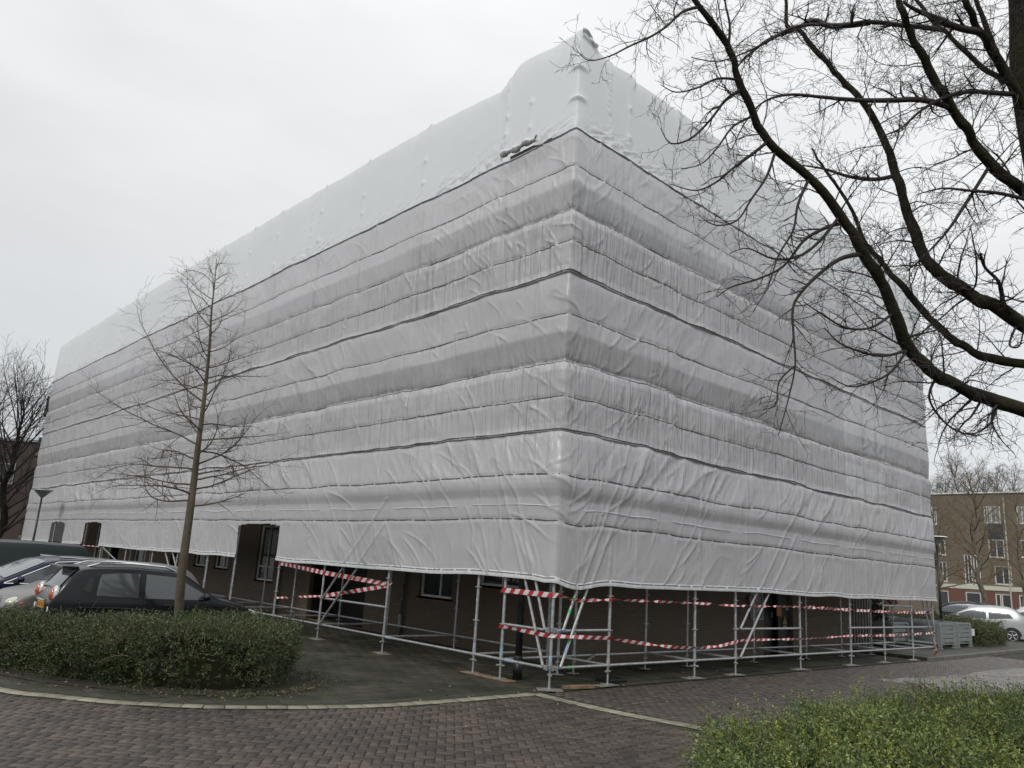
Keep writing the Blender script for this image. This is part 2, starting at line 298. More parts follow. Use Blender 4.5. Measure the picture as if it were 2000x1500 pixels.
def herring(poly, bounds, rot, l=.2, wd=.1):
    out = []; ca, sa = math.cos(rot), math.sin(rot); S = 160
    i, j = np.meshgrid(np.arange(-S, S), np.arange(-S, S), indexing='ij')
    # horizontal brick occupies cells (c, c+1) in row r when (c - r) mod 4 == 0; vertical one fills (c-r) mod 4 == 2 -> rows r..r+1
    d = (i-j) % 4
    for k, (dx, dy, a) in ((0, (wd, wd/2, 0)), (3, (wd/2, wd, math.pi/2))):
        s = d == k
        x = i[s]*wd+dx; y = j[s]*wd+dy
        out.append(np.stack([x, y, np.full(x.shape, l/2), np.full(x.shape, wd/2), np.full(x.shape, a)], 1))
    r = np.concatenate(out); X = bounds[0]+r[:, 0]*ca-r[:, 1]*sa; Y = bounds[1]+r[:, 0]*sa+r[:, 1]*ca
    r[:, 0] = X; r[:, 1] = Y; r[:, 4] += rot
    return r[inside(X, Y, poly) & in_view(X, Y)]
def kerb_dist(x, y):
    d = np.full(x.shape, 9.)
    for p in KC: d = np.minimum(d, np.hypot(x-p[0], y-p[1]))
    return d
hb = herring(road_poly, (-5.5, -1.5), R(-39))
hb = hb[kerb_dist(hb[:, 0], hb[:, 1]) > .22]; hb = hb[hb[:, 0] < -.58]
pavers('brick_road', hb, MT['paver'])
# running bond on the road along the right side of the building
def running(x0, x1, y0, y1, l, wd, ang=0.):
    r = []; ny = int((y1-y0)/wd); nx = int((x1-x0)/l)
    for j in range(ny):
        for i in range(nx): r.append((x0+(i+.5+(.5 if j % 2 else 0))*l, y0+(j+.5)*wd, l/2, wd/2, 0))
    return np.array(r)
rb = running(-.2, 21, -7.2, -.12, .2, .1); rb = rb[in_view(rb[:, 0], rb[:, 1])]
edge = -1.15-.055*(rb[:, 0]-9)+.12*np.sin(rb[:, 0]*.9)
far_ = (rb[:, 0] > 8.6+.35*vnoise(rb[:, 1]*2, 0, 3)) & (rb[:, 1] < edge-.6)
pavers('side_road', rb[~far_], MT['paver2']); pavers('worn_sheen_side_road', rb[far_], MT['paver3'])
# flat pale kerb band following the curve, then the band along the side road
def band(name, C, wd, l, m, rows=2, z=.004):
    C = np.array(C); seg = np.linalg.norm(np.diff(C, axis=0), axis=1); s = np.concatenate([[0], np.cumsum(seg)]); r = []
    for k in range(int(s[-1]/l)):
        t = (k+.5)*l; x = np.interp(t, s, C[:, 0]); y = np.interp(t, s, C[:, 1]); x2 = np.interp(t+.05, s, C[:, 0]); y2 = np.interp(t+.05, s, C[:, 1]); a = math.atan2(y2-y, x2-x)
        for q in range(rows):
            o = (q-(rows-1)/2)*wd; r.append((x-math.sin(a)*o, y+math.cos(a)*o, l/2, wd/2, a))
    return pavers(name, r, m, z=z, gap=.01)
pt = running(-7.5, 16.5, -.3, 16, .3, .3); pt[:, 0] += .013
pt = pt[inside(pt[:, 0], pt[:, 1], pave_poly) & in_view(pt[:, 0], pt[:, 1])]; pt = pt[(kerb_dist(pt[:, 0], pt[:, 1]) > .40) & (pt[:, 1] > .06) & ((pt[:, 0] < 2.5) | (pt[:, 1] < 1.8)) & ((pt[:, 0] < 15.4) | (pt[:, 1] < -.3))]
pavers('paving_tiles', pt, mat('mossy_tile', (.060, .054, .042), .75, var2=(.020, .026, .012), scale=.9, island=.22, bump=.5, bscale=35, spec=.3), h=.004, gap=.012)
band('kerb', np.array(KC[30:])+np.array([0, -.03]), .19, .25, MT['kerbbrick'], rows=1, z=.006)
band('kerb_inner_row', np.array(KC[30:])+np.array([.05, .14]), .11, .21, MT['joint'], rows=1, z=.002)
band('kerb_strip', smooth_poly([(-.42, -.12), (-.45, -1.0), (-.42, -1.8), (-.30, -2.6), (-.2, -3.3), (-.1, -4.5), (0, -9)], 6), .10, .21, MT['kerbbrick'], rows=2, z=.003)
# raised pavement and kerb at the far right
kr = [(15.6, -.22), (60, .6), (60, 30), (15.6, 30)]
b = MB(); b.add([(p[0], p[1], z) for z in (-.02, .10) for p in kr], [(4, 5, 6, 7), (0, 1, 5, 4), (1, 2, 6, 5), (2, 3, 7, 6), (3, 0, 4, 7)])
tag(b.build('raised_pavement', MT['pavement']), kind='structure')
b = MB()
for i in range(44):
    x0 = 15.6+i; yk = -.22+.82*(i/44.4); b.box((x0+.49, yk-.06, .045), (.98, .12, .13), rz=.0185, bev=.012)
tag(b.build('raised_kerb', MT['concrete'], mats=[mat('worn_kerb', (.15, .14, .12), .8, var=.4, scale=3)]), kind='structure')
# ------------------------------------------------------------------ building behind the sheeting
WX, WY, XE, YE, HR = 2.6, 1.9, 15.3, 36.5, 9.9
bld = empty('apartment_building', (WX, WY, 0), 'dark brick apartment building wrapped in white scaffold sheeting', 'building')
def rel(p, root): return (p[0]-root.location[0], p[1]-root.location[1], p[2]-root.location[2])
def wall_with_holes(name, m, parent, axis, fix, u0, u1, z0, z1, holes, sgn, depth=.12):
    """wall in plane axis=fix; holes (ua,ub,za,zb); local coordinates of parent (same axes, offset)"""
    us = sorted({u0, u1, *[h[0] for h in holes], *[h[1] for h in holes]}); zs = sorted({z0, z1, *[h[2] for h in holes], *[h[3] for h in holes]})
    us = [u for u in us if u0 <= u <= u1]; zs = [z for z in zs if z0 <= z <= z1]; b = MB()
    P = (lambda u, z, d=0.: (fix+d, u, z)) if axis == 'X' else (lambda u, z, d=0.: (u, fix+d, z))
    for i in range(len(us)-1):
        for j in range(len(zs)-1):
            uc, zc = (us[i]+us[i+1])/2, (zs[j]+zs[j+1])/2
            if any(h[0] < uc < h[1] and h[2] < zc < h[3] for h in holes): continue
            q = [P(us[i], zs[j]), P(us[i+1], zs[j]), P(us[i+1], zs[j+1]), P(us[i], zs[j+1])]; b.quad(*q)
    for h in holes:
        d = depth*sgn
        for (ua, za, ub, zb) in ((h[0], h[2], h[1], h[2]), (h[1], h[2], h[1], h[3]), (h[1], h[3], h[0], h[3]), (h[0], h[3], h[0], h[2])):
            b.quad(P(ua, za), P(ub, zb), P(ub, zb, d), P(ua, za, d))
    off = parent.location; b.V = [(v[0]-off[0], v[1]-off[1], v[2]-off[2]) for v in b.V]
    return b.build(name, m, parent)
def window(parent, axis, fix, ua, ub, za, zb, sgn, mull=(.5,), trans=(), fw=.05, depth=.1, fm=None, gm=None, sill=True, glass_var=None):
    """frame bars as one mesh, pane as its child; sgn = +1 when the room lies towards + of the axis"""
    fm = fm or MT['winframe']; gm = gm or MT['glass']; b = MB(); d = depth*sgn; cz = (za+zb)/2; cu = (ua+ub)/2; off = parent.location
    def bar(u0, u1, z0, z1, t=.05):
        c = (fix+d, (u0+u1)/2, (z0+z1)/2) if axis == 'X' else ((u0+u1)/2, fix+d, (z0+z1)/2); s = (t, u1-u0, z1-z0) if axis == 'X' else (u1-u0, t, z1-z0)
        b.box((c[0]-off[0], c[1]-off[1], c[2]-off[2]), s)
    bar(ua, ub, za, za+fw); bar(ua, ub, zb-fw, zb); bar(ua, ua+fw, za+fw, zb-fw); bar(ub-fw, ub, za+fw, zb-fw)
    for m_ in mull: u = ua+(ub-ua)*m_; bar(u-fw*.4, u+fw*.4, za+fw, zb-fw, .046)
    for t_ in trans: z = za+(zb-za)*t_; bar(ua+fw, ub-fw, z-fw*.4, z+fw*.4, .042)
    if sill: bar(ua-.06, ub+.06, za-.05, za-.002, .2)
    f = b.build('window', fm, parent); g = MB(); dd = d+.012*sgn
    q = [(fix+dd, ua+.01, za+.01), (fix+dd, ub-.01, za+.01), (fix+dd, ub-.01, zb-.01), (fix+dd, ua+.01, zb-.01)] if axis == 'X' else [(ua+.01, fix+dd, za+.01), (ub-.01, fix+dd, za+.01), (ub-.01, fix+dd, zb-.01), (ua+.01, fix+dd, zb-.01)]
    g.quad(*[(p[0]-off[0], p[1]-off[1], p[2]-off[2]) for p in q]); g.build('pane', gm, f); return f
LW = [(5.87, 7.17, 1.05, 2.5), (3.55, 4.9, 1.45, 2.5), (15.15, 16.45, .95, 2.75), (18.7, 19.9, 1.2, 2.5), (20.6, 21.8, 1.2, 2.5), (27.2, 28.8, 1.0, 2.4), (33.2, 34.4, 1.0, 2.4)]
LD = [(9.6, 12.7, 0.02, 2.5), (23.0, 24.3, .02, 2.4), (31.0, 32.4, .02, 2.4)]
up = []
for st in range(3):
    z0 = 3.7+st*2.88
    for k in range(11): y0 = 3.2+k*3.05; up.append((y0, y0+1.7, z0-.55, z0+.75))
holesL = LW+LD+[h for h in up if h[3] < HR]
wall_with_holes('facade_wall', MT['brick'], bld, 'X', WX, WY, YE, -.05, HR, holesL, 1, .14)
upR = []
for st in range(3):
    z0 = 3.7+st*2.88
    for k in range(4): x0 = 3.6+k*3.0; upR.append((x0, x0+1.6, z0-.55, z0+.75))
RD = [(10.15, 11.75, .02, 2.3)]
wall_with_holes('side_wall', MT['brick'], bld, 'Y', WY, WX, XE, -.05, HR, RD+[h for h in upR if h[3] < HR], 1, .14)
b = MB(); o = bld.location
b.quad((XE-WX, 0, -.05), (XE-WX, YE-WY, -.05), (XE-WX, YE-WY, HR), (XE-WX, 0, HR)); b.quad((0, YE-WY, -.05), (XE-WX, YE-WY, -.05), (XE-WX, YE-WY, HR), (0, YE-WY, HR)); b.build('end_wall', MT['brick'], bld)
MB().box(((XE-WX)/2, (YE-WY)/2, HR+.08), (XE-WX+.3, YE-WY+.3, .16)).build('roof', mat('roof_gravel', (.4, .4, .39), .9), bld)
for h in LW:
    if h[1]-h[0] < 1.4 and h[2] > 1.4: window(bld, 'X', WX, *h, 1, mull=(.45,))
    elif h[3] > 2.7: window(bld, 'X', WX, *h, 1, mull=(.5,), trans=(.25,))
    else: window(bld, 'X', WX, *h, 1, mull=(.42,), trans=(.42,))
for h in holesL[len(LW)+len(LD):]: window(bld, 'X', WX, *h, 1, mull=(.5,), sill=False)
for h in upR:
    if h[3] < HR: window(bld, 'Y', WY, *h, 1, mull=(.5,), sill=False)
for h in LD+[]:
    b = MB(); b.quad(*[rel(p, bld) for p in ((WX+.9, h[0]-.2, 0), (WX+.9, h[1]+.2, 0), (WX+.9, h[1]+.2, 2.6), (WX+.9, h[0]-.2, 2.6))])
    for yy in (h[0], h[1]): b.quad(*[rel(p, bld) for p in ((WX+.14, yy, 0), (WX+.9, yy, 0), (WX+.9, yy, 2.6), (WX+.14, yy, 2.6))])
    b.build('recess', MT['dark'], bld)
# light bands of concrete between the storeys, seen faintly through the net
for z0 in (2.95, 5.85, 8.7):
    MB().box(rel((WX-.02, (WY+YE)/2, z0), bld), (.04, YE-WY, .28)).build('floor_band', MT['concrete'], bld)
    MB().box(rel(((WX+XE)/2, WY-.02, z0), bld), (XE-WX, .04, .28)).build('floor_band', MT['concrete'], bld)
# vertical bars inside the tall window, downpipe, door leaf at the right
b = MB()
for k in range(6): b.box(rel((WX+.16, 15.3+k*.2, 1.9), bld), (.02, .05, 1.4))
b.build('window_blind', mat('grey_blind', (.22, .23, .24), .6), bld)
def downpipe(x, y, top):
    p = MB(); p.tube(rel((x, y, .05), bld), rel((x, y, top), bld), .045, 10); p.tube(rel((x, y, .04), bld), rel((x, y, .55), bld), .06, 10)
    for z in (.9, 1.9): p.tube(rel((x, y, z), bld), rel((x, y, z+.05), bld), .055, 10)
    p.build('downpipe', MT['steel2'], bld, smooth=True)
downpipe(WX-.08, 7.75, 9.6); downpipe(WX-.08, 14.6, 9.6)
d = MB().box(rel((10.65, WY+.3, 1.08), bld), (.95, .05, 2.1), bev=.01).build('door', mat('dark_door', (.02, .022, .022), .5), bld)
MB().tube(rel((11.02, WY+.24, 1.0), bld), rel((11.02, WY+.24, 1.14), bld), .012, 6).build('handle', MT['steel'], d)
MB().box(rel((11.45, WY+.14, 1.15), bld), (.62, .05, 2.26)).build('door_side_panel', mat('charcoal_panel', (.03, .03, .03), .6), bld)
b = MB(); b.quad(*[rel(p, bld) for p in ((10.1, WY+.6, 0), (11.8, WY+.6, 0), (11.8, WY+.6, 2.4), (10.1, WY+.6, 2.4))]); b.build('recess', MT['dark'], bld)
# ------------------------------------------------------------------ notices by the side entrance
def board(name, x0, x1, z0, z1, m, label, cat, y=WY-.03, t=.03, frame=None, marks=None, group=None):
    r = empty(name, ((x0+x1)/2, y, (z0+z1)/2), label, cat, group); w_, h_ = x1-x0, z1-z0
    MB().box((0, 0, 0), (w_, t, h_), bev=.004).build('panel', m, r)
    if frame:
        b = MB(); f = .035
        for c, s in (((0, -.01, h_/2), (w_+f, t+.02, f)), ((0, -.01, -h_/2), (w_+f, t+.02, f)), ((-w_/2, -.01, 0), (f, t+.016, h_-f)), ((w_/2, -.01, 0), (f, t+.016, h_-f))): b.box(c, s)
        b.build('frame', frame, r)
    if marks: 
        b = MB()
        for (mx_, mz, mw, mh) in marks[0]: b.box((mx_*w_, -t/2-.003, mz*h_), (mw*w_, .004, mh*h_))
        b.build('lettering', marks[1], r)
    return r
grey = mat('notice_grey', (.30, .31, .31), .5); ink = mat('notice_ink', (.03, .03, .03), .6)
board('notice_board', 9.45, 10.0, .98, 1.75, mat('board_dark', (.10, .11, .11), .3), 'framed notice board on the brick wall left of the side door', 'notice board', frame=grey, marks=([(-.1, .2, .5, .25), (.15, -.2, .4, .2), (-.2, -.15, .2, .3)], mat('paper', (.3, .3, .29), .7)))
board('house_number_sign', 9.28, 9.62, 1.40, 1.54, grey, 'small pale sign with two lines of text above the notice board', 'sign', marks=([(0, .2, .8, .14), (0, -.2, .8, .14)], ink), y=WY-.09)
board('orange_notice', 11.02, 11.27, 1.04, 1.29, mat('orange_paper', (.42, .17, .03), .6), 'square orange notice stuck beside the dark side door', 'notice', y=WY+.09, t=.012)
board('white_notice', 11.5, 11.68, 1.2, 1.29, grey, 'small white notice right of the orange one by the side door', 'notice', y=WY+.09, t=.012, marks=([(0, 0, .7, .15)], ink))
r = empty('warning_sign', (11.43, WY+.09, .86), 'yellow warning triangle over a small plate below the orange notice', 'sign')
MB().add([(-.11, -.02, -.02), (.11, -.02, -.02), (0, -.02, .19), (-.11, 0, -.02), (.11, 0, -.02), (0, 0, .19)], [(0, 1, 2), (5, 4, 3), (0, 3, 4, 1), (1, 4, 5, 2), (2, 5, 3, 0)]).build('triangle', mat('sign_yellow', (.35, .27, .05), .5), r)
MB().add([(-.012, -.024, .02), (.03, -.024, .08), (.0, -.024, .08), (.016, -.024, .14), (-.03, -.024, .07), (.0, -.024, .07)], [(0, 1, 2), (2, 3, 4), (2, 4, 5)]).build('lightning_bolt', ink, r)
MB().box((0, -.01, -.1), (.19, .02, .09)).build('text_plate', mat('plate_tan', (.25, .22, .14), .5), r)
# slatted gate past the end of the side wall, and ivy beyond
r = empty('slatted_gate', (16.3, WY+.1, 0), 'grey slatted metal gate at the end of the side wall', 'gate')
for k in range(9): MB().box((-.85+k*.21, 0, 1.15), (.09, .05, 2.1), bev=.006).build('slat', mat('gate_grey', (.13, .13, .12), .6) if k == 0 else bpy.data.materials['gate_grey'], r)
for zz in (.3, 2.0): MB().box((0, .045, zz), (1.9, .04, .08)).build('rail', MT['steel2'], r)
# ------------------------------------------------------------------ scaffold
POSTL = [1.18, 1.9, 4.78, 7.42, 9.67, 12.3, 14.2, 16.6, 18.86, 21.6, 24.6, 27.05, 29.9, 32.1, 34.9, 37.6]
POSTR = [1.46, 4.1, 5.6, 8.42, 11.1, 13.2, 15.2, 16.9]
sc = empty('scaffold', (0, 0, 0), 'galvanised tube scaffold standing round the wrapped building', 'scaffold')
RZ = [.34+.585*k for k in range(17)]
def standard(x, y, zt=9.9, wood=True):
    s = MB(); s.tube((x, y, .33), (x, y, zt), .027, 10)
    for z in RZ[:6]: s.tube((x, y, z-.008), (x, y, z+.008), .062, 12)
    s.tube((x, y, .3), (x, y, .44), .034, 10); o = s.build('standard', MT['steel'], sc, smooth=False)
    j = MB(); j.tube((x, y, .03), (x, y, .33), .018, 8); j.box((x, y, .24), (.16, .035, .022), rz=random.random()*3); j.tube((x, y, .235), (x, y, .26), .04, 8); j.build('jack', MT['steel'], o)
    MB().box((x, y, .028), (.17, .17, .012), rz=random.uniform(-.3, .3)).build('base_plate', MT['steel'], o)
    return o
def pad(x, y, l=.42, wd=.2, rz=0., m='woodlight', z=.0, h=.022): return MB().box((x, y, z+h/2), (l, wd, h), rz=rz, bev=.004)
posts = [(0, 0)] + [(0, y) for y in POSTL] + [(x, 0) for x in POSTR]
inner = [(1.9, y) for y in POSTL[1:]] + [(x, 1.2) for x in POSTR] + [(1.9, 1.2)]
for p in posts: standard(*p)
for p in inner: standard(*p)
def tubepart(name, p0, p1, r=.024, m='steel'): return MB().tube(p0, p1, r, 8).build(name, MT[m], sc)
oy = [0]+POSTL; ox = [0]+POSTR
for i in range(len(oy)-1):
    tubepart('ledger', (0, oy[i]+.03, RZ[0]), (0, oy[i+1]-.03, RZ[0]))
    if i > 1: tubepart('ledger', (1.9, oy[i]+.03, RZ[0]), (1.9, oy[i+1]-.03, RZ[0]))
for i in range(len(ox)-1):
    tubepart('ledger', (ox[i]+.03, 0, RZ[0]), (ox[i+1]-.03, 0, RZ[0]))
    if i > 0: tubepart('ledger', (ox[i]+.03, 1.2, RZ[0]), (ox[i+1]-.03, 1.2, RZ[0]))
for y in POSTL[1:]: tubepart('transom', (.03, y, RZ[0]), (1.87, y, RZ[0]))
for x in POSTR: tubepart('transom', (x, .03, RZ[0]), (x, 1.17, RZ[0]))
tubepart('transom', (.03, 1.18, RZ[0]), (1.87, 1.19, RZ[0])); tubepart('transom', (1.46, .5, RZ[0]), (2.5, 1.2, RZ[0]))
def seg_rail(z, a, b, ax):
    if ax == 'L': tubepart('guard_rail', (0, a+.03, z), (0, b-.03, z))
    else: tubepart('guard_rail', (a+.03, 0, z), (b-.03, 0, z))
seg_rail(RZ[1], 0, 1.18, 'L'); seg_rail(RZ[2], 0, 1.18, 'L'); seg_rail(RZ[1], 4.78, 7.42, 'L')
seg_rail(RZ[1], 0, 1.46, 'R'); seg_rail(RZ[1], 5.6, 8.42, 'R')
for i in range(5, 8): seg_rail(RZ[1], ox[i], ox[i+1], 'R')
seg_rail(RZ[2], 13.2, 15.2, 'R')
# diagonal braces: (plane, u0, z0, u1, z1)
for pl, u0, z0, u1, z1 in (('L', .12, .36, 1.62, 4.2), ('L', .12, .93, 1.3, 4.3), ('R', .2, .36, 1.95, 4.1), ('R', .22, .93, 1.9, 4.6), ('L', 7.3, .36, 4.85, 2.75), ('L', 7.3, .93, 4.85, 3.3), ('R', 5.72, .36, 8.3, 3.2), ('R', 5.72, .93, 8.3, 3.8),
                           ('R', 16.75, .4, 14.6, 4.0), ('R', 16.8, .9, 15.2, 3.6), ('L', 18.8, 2.7, 16.7, .9), ('L', 18.1, 2.7, 16.1, .9), ('L', 21.9, 1.1, 24.5, 1.7)):
    if pl == 'L': p0, p1 = (-.045, u0, z0), (-.045, u1, z1)
    else: p0, p1 = (u0, -.045, z0), (u1, -.045, z1)
    br = tubepart('brace', p0, p1, .024)
# end-bay cross braces and upper ledgers (seen through the net at the open right end)
for k, z in enumerate(RZ[3:]):
    tubepart('end_ledger', (15.2, 0, z), (16.9, 0, z), .024, 'steel2'); tubepart('end_ledger', (16.9, 0, z+.01), (16.9, 1.2, z+.01), .024, 'steel2')
for z in (2.7, 5.6):
    tubepart('end_brace', (13.2, .05, z), (16.9, .05, z+2.4), .026, 'steel2'); tubepart('end_brace', (16.9, 1.15, z), (13.6, 1.15, z+2.4), .026, 'steel2')
# decks at each lift
for z in (2.78, 5.68, 8.55):
    MB().box((.95, 18.9, z), (1.74, 37.4, .06)).build('deck', MT['woodlight'], sc); MB().box((8.95, .6, z-.01), (15.7, 1.06, .06)).build('deck', MT['woodlight'], sc)
# corner rosettes with wedge heads
b = MB()
for z in (RZ[0], RZ[1]):
    for a in range(6): an = a*math.pi/3+.2; b.box((.075*math.cos(an), .075*math.sin(an), z+.01), (.06, .03, .075), rz=an)
b.build('rosette', MT['steel2'], sc)
# coloured marking sleeves on tubes
def sleeve(p0, p1, t0, t1, m, r=.0275): p0 = np.array(p0); p1 = np.array(p1); MB().tube(p0+(p1-p0)*t0, p0+(p1-p0)*t1, r, 8).build('marking_sleeve', MT[m], sc)
B1 = ((.2, -.045, .36), (1.95, -.045, 4.1)); B2 = ((.22, -.045, .93), (1.9, -.045, 4.6))
for p, t0, t1, m in ((B1, .05, .105, 'bluetag'), (B1, .105, .12, 'greentag'), (B2, .075, .09, 'greentag'), (B2, .14, .15, 'greentag')): sleeve(*p, t0, t1, m)
for p0, p1, t0, t1, m in (((0, 0, RZ[0]), (1.46, 0, RZ[0]), .30, .33, 'greentag'), ((0, 0, RZ[1]), (1.46, 0, RZ[1]), .12, .25, 'bluetag'), ((0, 0, RZ[0]), (0, 1.18, RZ[0]), .72, .9, 'bluetag'), ((0, 0, .4), (0, 0, .7), .1, .45, 'bluetag'), ((0, 1.18, .4), (0, 1.18, .7), .1, .5, 'bluetag'), ((0, 1.9, .4), (0, 1.9, .7), .1, .4, 'bluetag'), ((4.1, 0, .4), (4.1, 0, .7), .2, .5, 'bluetag'), ((0, 4.78, RZ[0]), (0, 1.9, RZ[0]), .04, .09, 'bluetag')): sleeve(p0, p1, t0, t1, m, .0285)
# timber under the feet
def plank(x, y, l, wd, h, rz, m, label, group='timber pads under the scaffold feet'):
    o = MB().box((0, 0, h/2), (l, wd, h), bev=.004).build('timber_pad', MT[m]); o.location = (x, y, .002); o.rotation_euler = (0, 0, rz); return tag(o, label, 'plank', group)
plank(0, 1.5, .2, .02+1.25, .02, 0, 'wood', 'long worn board under the two scaffold feet left of the corner post')
plank(.02, .0, .42, .26, .02, -.7, 'woodlight', 'grey board under the corner scaffold foot')
plank(.68, -.02, .62, .12, .05, -.2, 'wood', 'loose orange-brown timber lying between the corner foot and the next foot')
for i, x in enumerate(POSTR):
    names = ['first', 'second', 'third', 'fourth', 'fifth', 'sixth', 'seventh', 'eighth']
    plank(x-.04, 0, .46, .2, .02, -.15+random.uniform(-.2, .2), 'woodlight', '%s grey pad along the side road counting from the corner' % names[i])
for i, y in enumerate(POSTL[2:6]):
    plank(0, y, .22, .42, .018, random.uniform(-.2, .2), 'woodlight', '%s grey pad on the mossy pavement left of the corner' % names[i])
# ------------------------------------------------------------------ sheeting
SL, SR = -37.9, 17.05
def s_samples(a, b, d0=.026, g=.0016):
    L = [0.]; 
    while L[-1] > a: L.append(L[-1]-(d0+g*abs(L[-1])))
    Rr = [0.]
    while Rr[-1] < b: Rr.append(Rr[-1]+(d0+g*abs(Rr[-1])))
    return np.clip(np.array(L[::-1]+Rr[1:]), a, b)
def place(s, z, d, shift=.08):
    """surface parameter s (negative = left front, positive = side) -> world, pushed out by d; wraps round both far ends"""
    s = np.asarray(s, float); z = np.asarray(z, float); d = np.asarray(d, float)+shift
    X = np.where(s > 0, np.minimum(s, SR), 0.); Y = np.where(s < 0, np.minimum(-s, -SL), 0.)
    nx = np.where(s < 0, -1., 0.); ny = np.where(s > 0, -1., 0.)
    k = np.clip(s/.1, -1, 1); c = np.abs(k) < 1; a = (k+1)*math.pi/4
    nx = np.where(c, -np.cos(a), nx); ny = np.where(c, -np.sin(a), ny)
    e = np.clip((s-SR), 0, None); X = X+0*e; Y = Y+e; nx = np.where(s > SR, 1., nx); ny = np.where(s > SR, 0., ny)
    e2 = np.clip((SL-s), 0, None); X = X+e2; ny = np.where(s < SL, 1., ny); nx = np.where(s < SL, 0., nx)
    return np.stack([X+nx*d, Y+ny*d, z], -1)
allposts = np.array([-y for y in POSTL]+[0]+POSTR)
def crk(s, z, seed, ang, f, asp, warp=.35):
    """wrinkles running along direction ang (degrees from vertical), frequency f across, aspect along"""
    a = R(ang); u = s*math.cos(a)+z*math.sin(a); v = -s*math.sin(a)+z*math.cos(a)
    n = np.abs(vnoise(u*f+vnoise(s*1.3, z*1.3, seed+9)*warp, v*f/asp, seed)); n2 = np.abs(vnoise(u*f*.83+3.3, v*f/asp*.9+1.7, seed+4))
    return .55*(1-2*n)+.85*np.exp(-n/.09)-.8*np.exp(-n2/.08)
def pock(s, z, seed, n, z0, z1, ln, amp, angs):
    """single sharp creases at random places"""
    g = np.random.default_rng(seed); o = np.zeros(np.broadcast(s, z).shape)
    for k in range(n):
        cs = g.uniform(SL, SR); cs = cs if g.random() < .6 else g.normal(0, 2.5); cz = g.uniform(z0, z1); a = R(g.choice(angs)+g.normal(0, 10))*(1 if cs < 0 else -1); l = ln*g.uniform(.5, 1.5); wd_ = .014*g.uniform(.8, 1.8)
        m = np.abs(s-cs) < l*1.5
        if not m.any(): continue
        i0, i1 = np.where(m.any(axis=1))[0][[0, -1]]; S_ = s[i0:i1+1]-cs; Z_ = z[i0:i1+1]-cz
        u = S_*math.cos(a)+Z_*math.sin(a); v = -S_*math.sin(a)+Z_*math.cos(a); u = u+.12*v*v/l
        o[i0:i1+1] += amp*np.exp(-(u/wd_)**2)*np.exp(-(v/l)**4)
    return o
gj = np.random.default_rng(63); PJ = [np.arange(-37, 17, 3.3)+gj.uniform(-.7, .7, 17) for k in range(3)]
